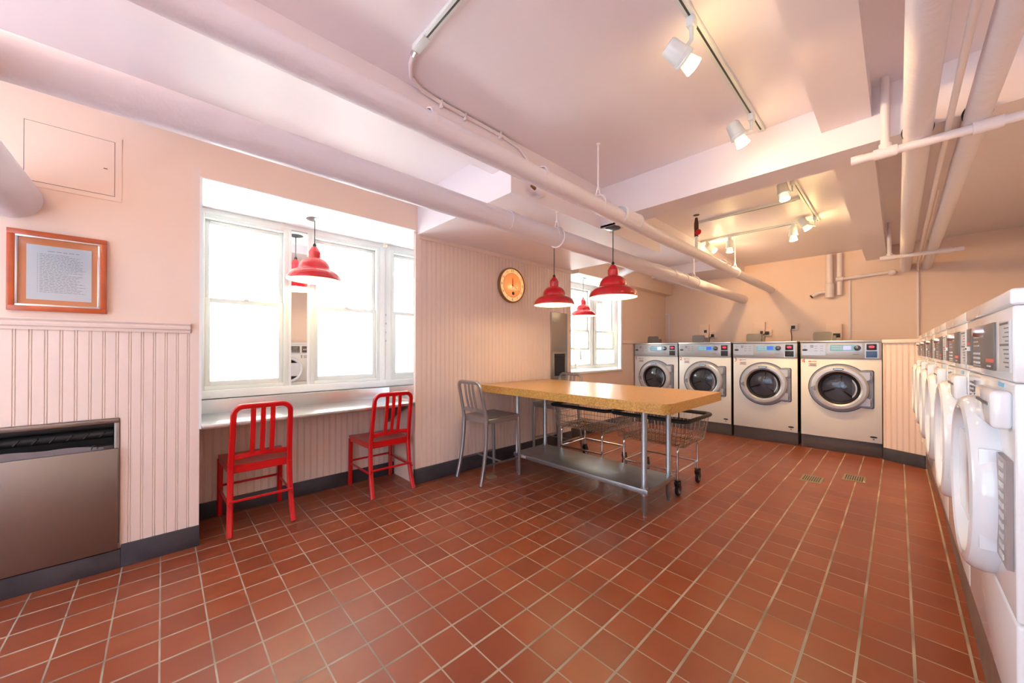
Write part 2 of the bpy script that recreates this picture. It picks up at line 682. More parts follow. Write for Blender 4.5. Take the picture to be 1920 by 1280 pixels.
# chair rail, crown and far trims
tr = MB()
prof = [(0.0, 1.345), (0.010, 1.345), (0.012, 1.36), (0.020, 1.366), (0.022, 1.378), (0.014, 1.388), (0.026, 1.398), (0.026, 1.406), (0.0, 1.408)]
tr.rings([[Vector((XW + d, y, z)) for d, z in prof] for y in (YB, A0 - 0.045)])
struct('trim_1', tr, M['bead'])
tr = MB()
prof = [(0.0, 2.275), (0.012, 2.275), (0.02, 2.29), (0.02, 2.31), (0.0, 2.31)]
tr.rings([[Vector((XW + d, y, z)) for d, z in prof] for y in (A1 + 0.04, 4.03)])
struct('trim_2', tr, M['bead'])
tr = MB()
tr.box(XF, XF + 0.02, B1 + 0.04, YF, 1.345, 1.40, 0.004)
struct('trim_3', tr, M['bead'])
# baseboards
bb = MB()
bb.box(XW - 0.01, XW + 0.014, -0.168, A0, 0, 0.128, 0.003)
bb.box(XW - 0.01, XW + 0.014, YB, -0.168, 0, 0.105, 0.003)
bb.box(XR, XW + 0.014, A0 - 0.0, A0 + 0.002, 0, 0.128)
struct('baseboard_near', bb, M['base'])
bb = MB()
bb.box(XR - 0.01, XR + 0.02, A0, A1, 0, 0.118, 0.003)
struct('baseboard_counter', bb, M['base'])
bb = MB()
bb.box(XW - 0.01, XW + 0.014, A1 - 0.014, 4.03, 0, 0.14, 0.003)
bb.box(XF - 0.01, XF + 0.014, 4.03, 5.93, 0, 0.14, 0.003)
struct('baseboard_left', bb, M['base'])

# beams and soffits
struct('ceiling_beam_side', MB().box(-2.0, -1.81, YB, 1.713, 2.50, ZC).box(-1.95, -1.81, 3.98, YF, 2.50, ZC), M['ceil'])
struct('ceiling_beam_cross', MB().box(-1.81, 1.3, 2.82, 3.07, 2.38, ZC), M['ceil'])
struct('ceiling_beam_long', MB().box(-0.307, -0.095, YB, 2.82, 2.52, ZC).box(-0.307, -0.10, 3.07, YF, 2.50, ZC), M['ceil'])
struct('ceiling_soffit', MB().box(XW - 0.001, -1.81, 1.713, 3.98, 2.31, ZC), M['ceil'])
struct('ceiling_soffit_window', MB().box(XF, -3.03, 4.15, YF, 2.30, ZC), M['wall'])
struct('ceiling_soffit_far', MB().box(-3.03, -1.82, 6.32, YF, 2.51, ZC), M['ceil'])

# ------------------------------------------------------------------ alcove linings, windows, mirrors
al = MB()
al.box(XG, XW + 0.001, A0, A1, ZA - 0.006, ZA - 0.001)
al.box(-3.8, XW + 0.003, A0 - 0.003, A0 + 0.01, 0.735, ZA)
struct('window_lining_1', al, M['white'])
al = MB()
al.box(XG, XF + 0.001, B0, B1, 2.352, 2.358)
al.box(XG, XF + 0.01, B0 - 0.01, B0 + 0.012, 0.92, 2.37)
al.box(-3.22, XF + 0.016, B1 - 0.012, B1 + 0.035, 0.92, 2.37)
struct('window_lining_2', al, M['white'])


def window(name, y0, y1, z0, z1, X, zm, lift=0.03):
    """double hung window facing +X: frame, two sashes, glass, latch"""
    r = bpy.data.objects.new(name, None)
    C.objects.link(r)
    r.location = (X, (y0 + y1) / 2, z0)
    r['kind'] = 'structure'
    w2 = (y1 - y0) / 2
    H = z1 - z0
    f = MB()
    t = 0.034
    for a, b in ((-w2, -w2 + t), (w2 - t, w2)):
        f.box(-0.09, 0.012, a, b, 0, H, 0.003)
    f.box(-0.09, 0.012, -w2 + t, w2 - t, H - t, H, 0.003)
    f.box(-0.09, 0.012, -w2 + t, w2 - t, 0, 0.03, 0.003)
    f.build('window_frame', M['sash'], r)
    zz = zm - z0

    def sash(nm, xa, xb, za, zb, s):
        q = MB()
        a, b = -w2 + t, w2 - t
        q.box(xa, xb, a, a + s, za, zb, 0.003)
        q.box(xa, xb, b - s, b, za, zb, 0.003)
        q.box(xa, xb, a + s, b - s, zb - s, zb, 0.003)
        q.box(xa, xb, a + s, b - s, za, za + s * 1.1, 0.003)
        o = q.build(nm, M['sash'], r)
        g = MB().box((xa + xb) / 2 - 0.002, (xa + xb) / 2 + 0.002, a + s * 0.8, b - s * 0.8, za + s * 0.8, zb - s * 0.8).build('pane', M['glass'], o)
        return o
    sash('upper_sash', -0.066, -0.040, zz - 0.02, H - t, 0.032)
    sash('lower_sash', -0.036, -0.008, lift, zz + 0.022, 0.036)
    l = MB()
    l.cyl((-0.006, 0, zz + 0.022), (-0.006, 0, zz + 0.034), 0.018, 14)
    l.box(-0.012, 0.004, -0.005, 0.035, zz + 0.032, zz + 0.040, 0.002)
    l.build('latch', M['sash'], r)
    return r


window('window_1', 0.20, 0.80, 0.925, 2.30, XG, 1.625)
window('window_2', 0.975, 1.625, 0.925, 2.30, XG, 1.625)
fr = MB()
fr.box(XG - 0.08, XG + 0.015, A0, 0.20, 0.86, ZA)
fr.box(XG - 0.08, XG + 0.012, 0.20, 1.66, 2.30, ZA)
fr.box(XG - 0.08, XG - 0.005, 0.80, 0.975, 0.90, 2.31)
fr.box(XG - 0.005, XG + 0.014, 0.80, 0.822, 0.925, 2.30, 0.002)
fr.box(XG - 0.005, XG + 0.014, 0.952, 0.975, 0.925, 2.30, 0.002)
fr.box(XG - 0.08, XG + 0.015, 1.625, 1.69, 0.86, 2.31)
fr.box(XG - 0.08, XG + 0.04, A0, A1, 0.862, 0.925, 0.004)
struct('window_surround_1', fr, M['white'])
mr = MB().box(XG - 0.004, XG + 0.002, 0.822, 0.952, 0.93, 2.29).build('wall_mirror', M['mirror'])
tag(mr, 'narrow upright mirror strip between the two large window sashes', 'mirror')
mr = thing('wall_mirror', 'mirror panel covering the right side of the counter alcove', 'mirror', (-3.38, A1 - 0.004, 0.775))
MB().box(-0.30, 0.29, -0.003, 0.003, 0, ZA - 0.78).build('mirror_glass', M['mirror'], mr)
for i in range(4):
    MB().box(-0.30, -0.288, -0.006, -0.003, 0.55 + i * 0.09, 0.566 + i * 0.09).build('clip', M['silver'], mr)

# window 3 and its mirror
window('window_3', B0 + 0.02, 4.70, 0.965, 2.30, XG, 1.56)
window('window_4', 4.76, 5.42, 0.965, 2.30, XG, 1.56, 0.27)
fr = MB()
fr.box(XG - 0.08, XG + 0.012, B0, B1, 2.30, 2.37)
fr.box(XG - 0.08, XG + 0.012, 4.70, 4.76, 0.92, 2.30, 0.003)
fr.box(XG - 0.08, XG + 0.012, 5.42, B1, 0.92, 2.30, 0.003)
fr.box(XG - 0.08, XG + 0.012, B0, B0 + 0.02, 0.92, 2.30)
fr.box(XG - 0.08, XG + 0.03, B0, B1, 0.92, 0.965, 0.004)
struct('window_surround_2', fr, M['white'])
struct('window_sill', MB().box(XG, XF + 0.022, B0 - 0.02, B1 + 0.035, 0.893, 0.925, 0.005), M['white'])
mr = MB().box(XG + 0.02, -3.225, B1 - 0.016, B1 - 0.012, 0.93, 2.35).build('wall_mirror', M['mirror'])
tag(mr, 'mirror panel on the right side of the faucet window recess', 'mirror')

# faucet behind the wall corner
fa = thing('spring_faucet', 'tall chrome spring faucet standing before the far window', 'faucet', (-3.42, 4.60, 0.925))
MB().lathe([(0.0, 0), (0.028, 0), (0.028, 0.01), (0.016, 0.02), (0.014, 0.10), (0.0, 0.10)], n=20).build('faucet_base', M['chrome'], fa)
pts = [(0, 0, 0.08 + 0.28 * t / 6) for t in range(7)] + [(0.0, 0.065 - 0.065 * math.cos(math.radians(a)), 0.36 + 0.065 * math.sin(math.radians(a))) for a in range(15, 181, 15)] + [(0, 0.13, 0.32), (0, 0.13, 0.26)]
sp = MB().tube(pts, 0.006, 8)
P2 = [Vector(p) for p in pts]
co = []
Ltot = sum((b - a).length for a, b in zip(P2, P2[1:]))
N = 420
for i in range(N + 1):
    d = Ltot * i / N
    for a, b in zip(P2, P2[1:]):
        l = (b - a).length
        if d <= l + 1e-9:
            break
        d -= l
    p = a.lerp(b, min(1, d / l))
    dr = (b - a).normalized()
    n1 = Vector((1, 0, 0))
    n2 = dr.cross(n1)
    ang = 2 * PI * i / 12
    co.append(p + (n1 * math.cos(ang) + n2 * math.sin(ang)) * 0.012)
sp.tube(co, 0.0018, 4)
sp.build('spring_neck', M['chrome'], fa)
MB().tube([(0, 0.13, 0.27), (0, 0.13, 0.20), (0, 0.13, 0.16)], [0.012, 0.016, 0.019], 14).build('spray_head', M['chrome'], fa)
MB().cyl((0, 0, 0.17), (0, 0.12, 0.22), 0.004, 8).build('hose_arm', M['chrome'], fa)
MB().cyl((0.0, 0.0, 0.06), (0.06, 0, 0.085), 0.006, 8).build('handle', M['chrome'], fa)

# ------------------------------------------------------------------ outside the windows
struct('ground_outside', MB().box(-16, -3.82, -6, 24, -0.2, 0.72), M['render'])
struct('wall_outside', MB().box(-5.8, -5.5, -3, 20, 0, 1.55), M['concrete'])
bl = thing('brick_building', 'pale brick building beyond the low outdoor wall', 'building', (-8.2, 2.5, 0))
MB().box(-0.3, 0.3, -6, 18, 2.9, 9).build('facade', M['brick'], bl)
MB().box(-0.3, 0.5, -6, 18, 0.02, 2.9).build('lower_wall', M['render'], bl)
for yy in (-3.9, -2.4, -0.9, 0.6, 2.1, 3.6, 5.1, 6.6, 8.1, 9.6):
    q = MB().box(0.28, 0.33, yy, yy + 0.42, 3.1, 4.4).build('window', M['wside'], bl)
pl = MB()
pl.cyl((0, 0, 0), (0, 0, 1.9), 0.09, 20)
pl.lathe([(0.09, 1.9), (0.10, 1.93), (0.07, 1.97), (0.0, 2.0)], n=20)
po = pl.build('bollard_post', M['render'])
po.location = (-5.2, 0.10, 0)
tag(po, 'rounded white post outside the left sash window', 'post')

# ------------------------------------------------------------------ counter
ct = thing('counter', 'stainless steel window counter behind the two red chairs', 'counter', (-3.3, 0.93, 0))
MB().box(-0.29, 0.235, A0 - 0.93 + 0.012, A1 - 0.93 - 0.006, 0.728, 0.757, 0.004).build('worktop', M['steel'], ct)
MB().box(-0.37, -0.292, A0 - 0.93 + 0.012, A1 - 0.93 - 0.006, 0.70, 0.858, 0.002).build('backsplash', M['steel'], ct)
bk = MB()
for yy in (1.62,):
    bk.prism([(-0.21, 0.725), (0.16, 0.725), (-0.21, 0.52)], yy - 0.93, yy - 0.93 + 0.03)
bk.build('bracket', M['wside'], ct)

# ------------------------------------------------------------------ chairs
def make_chair(name, label, cat, m, seat_h, back_h, slats_m, group, hw=0.185, depth=0.43):
    t = thing(name, label, cat, (0, 0, 0), 0, group)
    sh = seat_h
    # seat: dished slab with rounded front
    sm = MB()
    nx, ny = 10, 10
    top, bot = [], []
    for j in range(ny + 1):
        y = 0.035 + (depth - 0.03) * j / ny
        rt, rb = [], []
        for i in range(nx + 1):
            u = -1 + 2 * i / nx
            wd = hw - 0.004 + 0.022 * (j / ny)
            x = u * wd
            dish = -0.014 * (1 - u * u) * math.sin(PI * min(1, j / ny * 1.1)) ** 0.7 if 0 < j < ny else -0.002 * (1 - u * u)
            rt.append(sm.bm.verts.new((x, y, sh + dish)))
            rb.append(sm.bm.verts.new((x, y, sh - 0.018)))
        top.append(rt)
        bot.append(rb)
    for j in range(ny):
        for i in range(nx):
            sm.bm.faces.new((top[j][i], top[j][i + 1], top[j + 1][i + 1], top[j + 1][i]))
            sm.bm.faces.new((bot[j][i], bot[j + 1][i], bot[j + 1][i + 1], bot[j][i + 1]))
    for j in range(ny):
        sm.bm.faces.new((top[j][0], top[j + 1][0], bot[j + 1][0], bot[j][0]))
        sm.bm.faces.new((top[j][nx], bot[j][nx], bot[j + 1][nx], top[j + 1][nx]))
    for i in range(nx):
        sm.bm.faces.new((top[0][i], bot[0][i], bot[0][i + 1], top[0][i + 1]))
        sm.bm.faces.new((top[ny][i], top[ny][i + 1], bot[ny][i + 1], bot[ny][i]))
    sm.build('seat', m, t)
    ap = MB()
    q = hw - 0.006
    ap.bar([(-q, 0.045, sh - 0.032), (-q - 0.016, depth - 0.01, sh - 0.032)], 0.016, 0.042)
    ap.bar([(q, 0.045, sh - 0.032), (q + 0.016, depth - 0.01, sh - 0.032)], 0.016, 0.042)
    ap.bar([(-q, 0.042, sh - 0.034), (q, 0.042, sh - 0.034)], 0.016, 0.046)
    ap.bar([(-q - 0.016, depth - 0.005, sh - 0.032), (q + 0.016, depth - 0.005, sh - 0.032)], 0.016, 0.04)
    ap.build('seat_frame', m, t)
    # back frame: one bent bar, both uprights and the arched top
    bh = back_h
    lean = lambda z: 0.025 - 0.075 * max(0, (z - sh)) / (bh - sh)
    r = 0.055
    up = []
    for k in range(5):
        z = sh - 0.03 + (bh - r - sh + 0.03) * k / 4
        up.append((hw - 0.012 - 0.008 * k / 4, lean(z), z))
    topx = hw - 0.020
    cor = [(topx - r + r * math.cos(math.radians(a)), lean(bh - r + r * math.sin(math.radians(a))), bh - r + r * math.sin(math.radians(a))) for a in range(15, 91, 15)]
    path = up + cor
    path = path + [(-x, y, z) for x, y, z in reversed(path)]
    bf = MB()
    bf.bar(path, 0.034, 0.024, up=(0, 1, 0))
    bf.build('back_frame', m, t)
    # lower back rail, arched
    zr = sh + 0.055
    rl = MB()
    rl.bar([(-hw + 0.014 + (2 * hw - 0.028) * k / 8, lean(zr) - 0.012 * math.sin(PI * k / 8) + 0.002, zr + 0.014 * math.sin(PI * k / 8)) for k in range(9)], 0.014, 0.034)
    rl.build('back_rail', m, t)
    for i in (-1, 0, 1):
        s = MB()
        zt = bh - 0.012
        s.bar([(i * 0.057, lean(zr) - 0.010 - 0.012 * math.sin(PI * k / 5) * 0.6 + (lean(zt) - lean(zr) + 0.008) * k / 5, zr + 0.01 + (zt - zr - 0.01) * k / 5) for k in range(6)], 0.030, 0.010, up=(0, 1, 0))
        s.build('back_slat', m, t)
    # legs
    for s in (-1, 1):
        lg = MB()
        pts = []
        for k in range(9):
            f = k / 8
            z = (sh - 0.03) * (1 - f) + 0.0 * f
            pts.append((s * (hw - 0.012 + 0.012 * f ** 1.5), 0.025 - 0.075 * f ** 2.2, z + 0.004))
        lg.bar(pts, 0.034, 0.034, up=(0, 1, 0))
        lg.build('leg', m, t)
        lg = MB()
        lg.bar([(s * (hw + 0.008), depth - 0.012, sh - 0.025), (s * (hw + 0.008), depth + 0.004, 0.004)], 0.034, 0.034, up=(0, 1, 0))
        lg.build('leg', m, t)
        st = MB()
        zs = 0.20 * sh / 0.455 if sh < 0.5 else 0.175
        st.bar([(s * (hw + 0.0), -0.005 - 0.02, zs), (s * (hw + 0.008), depth - 0.006, zs)], 0.012, 0.018)
        st.build('stretcher', m, t)
    if sh < 0.5:
        MB().bar([(-hw, -0.012, 0.225), (hw, -0.012, 0.225)], 0.012, 0.016).build('stretcher', m, t)
        MB().bar([(-hw, depth - 0.008, 0.225), (hw, depth - 0.008, 0.225)], 0.012, 0.016).build('stretcher', m, t)
    else:
        MB().bar([(-hw, depth * 0.48, 0.175), (hw, depth * 0.48, 0.175)], 0.012, 0.016).build('stretcher', m, t)
    for s in (-1, 1):
        MB().cyl((s * hw, -0.048, 0.0), (s * hw, -0.048, 0.006), 0.012, 12).build('foot_glide', M['black'], t)
        MB().cyl((s * (hw + 0.008), depth + 0.004, 0.0), (s * (hw + 0.008), depth + 0.004, 0.006), 0.012, 12).build('foot_glide', M['black'], t)
    return t


red = make_chair('metal_chair', 'bright red metal slat-back chair at the counter beside the left alcove wall', 'chair', M['red'], 0.455, 0.86, M['red'], 'red chairs at the window counter')
red.location = (-3.075, 0.508, 0)
red.rotation_euler = (0, 0, PI / 2)
dup(red, (-3.045, 1.447, 0), PI / 2, 'bright red metal slat-back chair at the counter beside the mirror end')
stl = make_chair('counter_stool', 'silver metal slat-back stool on the near side of the folding table', 'stool', M['stool'], 0.605, 0.935, M['stool'], 'silver stools at the folding table')
stl.location = (-2.79, 2.14, 0)
dup(stl, (-2.86, 3.70, 0), PI, 'silver metal slat-back stool behind the folding table beside the wall dispenser')

# ------------------------------------------------------------------ folding table
tb = thing('folding_table', 'large tan laminate folding table on round steel legs with a lower shelf', 'table', (-2.05, 2.95, 0))
x0, x1, y0, y1 = -1.0, 1.0, -0.53, 0.53
out = [(x0, y0), (x0, y1), (x1, y1)] + [(x1, y0 + 0.0)][:0] + [(x1 - 0.085 + 0.085 * math.cos(math.radians(a)), y0 + 0.085 + 0.085 * math.sin(math.radians(a))) for a in range(0, -91, -15)]
MB().prism(out, 0.872, 0.876, 'XY').build('table_surface', M['table'], tb)
MB().prism(out, 0.804, 0.8722, 'XY').build('edge_band', M['tedge'], tb)
MB().box(-0.64, 0.78, -0.37, 0.11, 0.170, 0.206, 0.003).build('lower_shelf', M['shelf'], tb)
for lx in (-0.61, 0.74):
    for ly in (-0.34, 0.08):
        lg = MB()
        lg.lathe([(0.0, 0.0), (0.012, 0.0), (0.012, 0.02), (0.017, 0.035), (0.021, 0.045), (0.021, 0.13), (0.0215, 0.131), (0.0215, 0.25), (0.0205, 0.252), (0.0205, 0.806), (0, 0.806)], (lx, ly, 0), n=24)
        lg.build('leg', M['tleg'], tb)
sc = MB()
for lx in (-0.61, 0.74):
    for ly in (-0.34, 0.08):
        sc.lathe([(0.0215, 0.155), (0.027, 0.155), (0.027, 0.215), (0.0215, 0.215)], (lx, ly, 0), n=24)
sc.build('shelf_collar', M['steel'], tb)
fr = MB()
fr.box(-0.64, 0.79, -0.38, -0.34, 0.778, 0.804)
fr.box(-0.64, 0.79, 0.08, 0.12, 0.778, 0.804)
fr.box(-0.64, -0.58, -0.34, 0.08, 0.778, 0.804)
fr.build('under_frame', M['shelf'], tb)
MB().box(-0.535, -0.47, -0.3712, -0.3702, 0.178, 0.198).build('shelf_label', M['dlabel'], tb)
for i, sx in enumerate((-0.522, -0.503, -0.484)):
    text('shelf_lettering', 'NSF'[i], M['darkink'], tb, (sx, -0.3716, 0.188), (PI / 2, 0, 0), 0.02)

# ------------------------------------------------------------------ laundry carts
def make_cart(label, group):
    t = thing('laundry_cart', label, 'laundry cart', (0, 0, 0), 0, group)
    fx, fy = 0.25, 0.225
    zb = 0.42
    fr = MB()
    for s in (-1, 1):
        # bent leg pair: one hoop across each end
        pth = [(s * fx, -fy, 0.135), (s * fx, -fy, zb - 0.06)] + [(s * fx, -fy + 0.05 - 0.05 * math.cos(math.radians(a)), zb - 0.06 + 0.05 * math.sin(math.radians(a))) for a in range(15, 91, 15)]
        pth += [(x, -y, z) for x, y, z in reversed(pth)]
        fr.tube(pth, 0.011, 12)
        fr.tube([(s * fx, -fy, 0.20), (s * fx, fy, 0.20)], 0.009, 10)
    for s in (-1, 1):
        fr.tube([(-fx, s * fy, 0.20), (fx, s * fy, 0.20)], 0.009, 10)
        fr.tube([(-fx, s * (fy - 0.08), zb - 0.008), (fx, s * (fy - 0.08), zb - 0.008)], 0.008, 8)
    fr.build('frame', M['chrome'], t)

    def ring(z, e, rr):
        f = (z - zb) / 0.225
        bx, by = 0.312 + 0.036 * f + e, 0.258 + 0.036 * f + e
        return [(x, y, z) for x, y in [(p[0], p[1]) for p in rrect(-bx, bx, -by, by, rr, 4)]]
    bk = MB()
    for z in (zb, zb + 0.055, zb + 0.125):
        bk.tube(ring(z, 0, 0.05), 0.0028, 5, closed=True)
    a = ring(zb, 0, 0.05)
    b = ring(zb + 0.225, 0, 0.05)

    def along(rg, f):
        L = [(Vector(rg[(i + 1) % len(rg)]) - Vector(rg[i])).length for i in range(len(rg))]
        d = f * sum(L)
        for i, l in enumerate(L):
            if d <= l:
                return Vector(rg[i]).lerp(Vector(rg[(i + 1) % len(rg)]), d / l if l else 0)
            d -= l
        return Vector(rg[0])
    for k in range(64):
        bk.tube([along(a, k / 64), along(b, k / 64)], 0.0021, 4, cap=False)
    for k in range(1, 20):
        x = -0.312 + 0.624 * k / 20
        bk.tube([(x, -0.258, zb), (x, 0.258, zb)], 0.0022, 4, cap=False)
    for k in range(1, 16):
        y = -0.258 + 0.516 * k / 16
        bk.tube([(-0.312, y, zb + 0.002), (0.312, y, zb + 0.002)], 0.0022, 4, cap=False)
    bk.build('wire_basket', M['wire'], t)
    MB().tube(ring(zb + 0.225, 0.004, 0.06), 0.0175, 10, closed=True).build('bumper_rim', M['rubber'], t)
    for sx in (-1, 1):
        for sy in (-1, 1):
            c = MB()
            x, y = sx * fx, sy * fy
            c.cyl((x, y, 0.122), (x, y, 0.136), 0.026, 16)
            c.cyl((x, y, 0.085), (x, y, 0.145), 0.010, 12)
            for q in (-1, 1):
                c.prism([(y - 0.030, 0.115), (y + 0.022, 0.115), (y + 0.026, 0.05), (y + 0.006, 0.04)], x + q * 0.018 - 0.0015, x + q * 0.018 + 0.0015, 'YZ')
            co = c.build('caster', M['black'], t)
            wv = MB()
            wv.lathe([(0.0, -0.013), (0.040, -0.013), (0.0495, -0.008), (0.0495, 0.008), (0.040, 0.013), (0, 0.013)], (x, y + 0.012, 0.0495), 'X', 28)
            wv.build('wheel', M['rubber'], co)
            MB().lathe([(0.0, -0.0145), (0.030, -0.0145), (0.030, 0.0145), (0, 0.0145)], (x, y + 0.012, 0.0495), 'X', 20).build('hub', M['recess'], co)
    return t


cartR = make_cart('chrome wire laundry cart with black rim behind the two near table legs', 'wire laundry carts')
cartR.location = (-1.545, 3.40, 0)
dup(cartR, (-2.285, 3.385, 0), math.radians(1.5), 'chrome wire laundry cart with black rim between the far stool and the other cart')

# ------------------------------------------------------------------ washers
def make_washer(label, num, lcd, plate, W=0.735):
    t = thing('washing_machine', label, 'washing machine', (0, 0, 0), 0, 'front-loading washers along the far wall')
    D = 0.80
    zb, zt, zp = 0.165, 1.347, 1.134
    MB().box(0.0, W, 0.02, D, 0.0, zb - 0.004, 0.004).build('plinth', M['washbase'], t)
    MB().box(0.003, W - 0.003, 0.012, D, zb, zt, 0.003).build('cabinet', M['wside'], t)
    MB().box(0, W, 0.0, 0.0125, zb, zp - 0.001, 0.004).build('front_panel', M['enamel'], t)
    pn = MB().box(0, W, -0.012, 0.0125, zp + 0.001, zt - 0.018, 0.004).build('control_panel', M['wgrey'], t)
    MB().box(-0.002, W + 0.002, -0.018, D, zt - 0.018, zt + 0.006, 0.006).build('top_cap', M['steel'], t)
    yf = -0.0125
    MB().prism(rrect(0.275, 0.575, 1.215, 1.308, 0.012), yf - 0.002, yf, 'XZ').build('display_bezel', M['wgrey'], pn)
    MB().prism(rrect(0.285, 0.530, 1.225, 1.298, 0.014), yf - 0.003, yf, 'XZ').build('display_label', M['blue'], pn)
    MB().box(0.408, 0.478, yf - 0.0045, yf, 1.238, 1.288).build('display_screen', lcd, pn)
    kb = MB()
    for i in range(2):
        kb.box(0.30, 0.372, yf - 0.0036, yf, 1.245 + i * 0.028, 1.255 + i * 0.028)
        for j in range(2):
            kb.box(0.380 + j * 0.012, 0.388 + j * 0.012, yf - 0.0036, yf, 1.240 + i * 0.028, 1.258 + i * 0.028)
    kb.build('display_lettering', M['palelabel'], pn)
    MB().lathe([(0.0, -0.030), (0.018, -0.030), (0.027, -0.026), (0.030, -0.004), (0.034, 0), (0, 0)], (0.532, yf, 1.262), 'Y', 28).build('program_knob', M['knob'], pn)
    pr = MB()
    pr.prism(rrect(0.015, 0.245, 1.17, 1.318, 0.004), yf - 0.001, yf, 'XZ')
    pr.build('instruction_label', M['wgrey'], pn)
    pr = MB()
    for i in range(3):
        for j in range(4):
            if j == 1:
                continue
            pr.box(0.03 + j * 0.055, 0.03 + j * 0.055 + 0.028, yf - 0.0018, yf, 1.225 + i * 0.03, 1.229 + i * 0.03)
    for i in range(2):
        for j in range(2):
            pr.prism([(0.100 + j * 0.016, 1.268 + i * 0.018), (0.112 + j * 0.016, 1.268 + i * 0.018), (0.112 + j * 0.016, 1.282 + i * 0.018), (0.100 + j * 0.016, 1.282 + i * 0.018)], yf - 0.0018, yf, 'XZ')
    pr.box(0.49, 0.545, yf - 0.0018, yf, 1.183, 1.188)
    pr.build('panel_lettering', M['ink'], pn)
    bd = MB().prism([(0.045 + 0.028 * math.cos(a * PI / 12), 1.238 + 0.011 * math.sin(a * PI / 12)) for a in range(24)], yf - 0.003, yf, 'XZ').build('model_badge', M['darkink'], pn)
    MB().box(0.595, 0.712, yf - 0.002, yf, 1.140, 1.318).build('payment_plate', M['wgrey'], pn)
    MB().box(0.610, 0.694, yf - 0.008, yf, 1.236, 1.306, 0.003).build('payment_display', M['black'], pn)
    MB().prism(rrect(0.630, 0.676, 1.262, 1.286, 0.010), yf - 0.0095, yf - 0.007, 'XZ').build('red_readout', M['led'], pn)
    MB().box(0.606, 0.698, yf - 0.006, yf, 1.150, 1.224, 0.003).build('payment_door', plate, pn)
    # number and stickers on the front
    text('number', num, M['redink'], t, (0.028, -0.0012, 1.098), (PI / 2, 0, 0), 0.075)
    st = MB().box(0.075, 0.165, -0.0015, 0, 1.028, 1.078).build('sticker', M['paper'], t)
    q = MB()
    for i, (a, b) in enumerate(((0.082, 0.158), (0.09, 0.15), (0.085, 0.155))):
        q.box(a, b, -0.0024, -0.001, 1.036 + 0.012 * i, 1.042 + 0.012 * i)
    q.box(0.11, 0.16, -0.0024, 0.001, 1.094, 1.099)
    q.build('sticker_lettering', M['ink'], st)
    MB().box(0.078, 0.105, -0.0022, 0.001, 1.090, 1.101).build('sticker_heading', M['redlabel'], t)
    q = MB().prism([(0.665 + 0.032 * math.cos(a * PI / 12), 0.232 + 0.010 * math.sin(a * PI / 12)) for a in range(24)], -0.002, 0, 'XZ')
    q.prism([(0.655, 0.200), (0.675, 0.200), (0.665, 0.214)], -0.002, 0, 'XZ')
    q.build('base_badge', M['darkink'], t)
    # door
    cx, cz = 0.367, 0.779

    def keyhole(r, e, xr):
        a1 = 48
        pts = arc((cx, cz), r, a1, 360 - a1, 40)
        xt = cx + r * math.cos(math.radians(a1))
        zt_ = r * math.sin(math.radians(a1))
        h = zt_ * 1.0
        pts2 = [(xt + 0.04, cz - h - 0.006)] + [(xr - 0.02 + 0.02 * math.cos(math.radians(a)), cz - h - 0.006 + 0.02 + 0.02 * math.sin(math.radians(a))) for a in range(-90, 1, 18)]
        up = [(x, 2 * cz - z) for x, z in reversed(pts2)]
        return pts + pts2 + up
    MB().prism(keyhole(0.292, 0, 0.672), -0.004, 0, 'XZ').build('door_recess', M['darkink'], t)
    MB().prism(keyhole(0.284, 0, 0.664), -0.007, -0.002, 'XZ').build('door_surround', M['recess'], t)
    dr = MB()
    dr.lathe([(0.190, -0.030), (0.196, -0.048), (0.215, -0.060), (0.245, -0.058), (0.262, -0.044), (0.268, -0.010), (0.268, -0.004)], (cx, 0, cz), 'Y', 56)
    dr.prism([(cx + 0.12, cz - 0.195), (cx + 0.272, cz - 0.195), (cx + 0.272, cz - 0.115), (cx + 0.235, cz - 0.095), (cx + 0.235, cz + 0.095), (cx + 0.272, cz + 0.115), (cx + 0.272, cz + 0.195), (cx + 0.12, cz + 0.195)], -0.030, -0.004, 'XZ')
    d = dr.build('door', M['ring'], t)
    MB().lathe([(0.160, -0.024), (0.168, -0.042), (0.186, -0.050), (0.192, -0.040), (0.192, -0.006), (0.15, -0.006)], (cx, 0, cz), 'Y', 56).build('door_gasket', M['gasket'], d)
    MB().lathe([(0.168, -0.020), (0.15, -0.030), (0.10, -0.042), (0.04, -0.048), (0.0, -0.049)], (cx, 0, cz), 'Y', 48).build('door_glass', M['doorglass'], d)
    hd = MB().prism([(cx - 0.262, cz - 0.004), (cx - 0.222, cz + 0.018), (cx - 0.215, cz - 0.040), (cx - 0.230, cz - 0.036)], -0.088, -0.05, 'XZ')
    hd.build('door_handle', M['recess'], d)
    lg = MB().prism([(cx + 0.050 * math.cos(a * PI / 14), cz + 0.228 + 0.014 * math.sin(a * PI / 14)) for a in range(28)], -0.0635, -0.055, 'XZ').build('door_badge', M['darkink'], d)
    MB().prism([(cx + 0.043 * math.cos(a * PI / 14), cz + 0.228 + 0.009 * math.sin(a * PI / 14)) for a in range(28)], -0.0642, -0.060, 'XZ').build('badge_face', M['blue'], lg)
    lt = MB()
    for k in range(7):
        lt.box(cx - 0.034 + k * 0.010, cx - 0.028 + k * 0.010, -0.0652, -0.063, cz + 0.2245, cz + 0.2315)
    lt.build('badge_lettering', M['lcdw'], lg)
    for zz in (-0.13, 0.13):
        MB().box(cx + 0.272, cx + 0.290, -0.026, -0.004, cz + zz - 0.03, cz + zz + 0.03, 0.003).build('hinge', M['recess'], d)
    # drum behind the glass
    dm = MB()
    dm.lathe([(0.165, -0.008), (0.165, 0.002), (0.0, 0.004)], (cx, 0, cz), 'Y', 40)
    dm.build('drum', M['drum'], t)
    dm = MB()
    dm.lathe([(0.0, -0.014), (0.024, -0.014), (0.030, -0.004)], (cx + 0.045, 0, cz + 0.02), 'Y', 20)
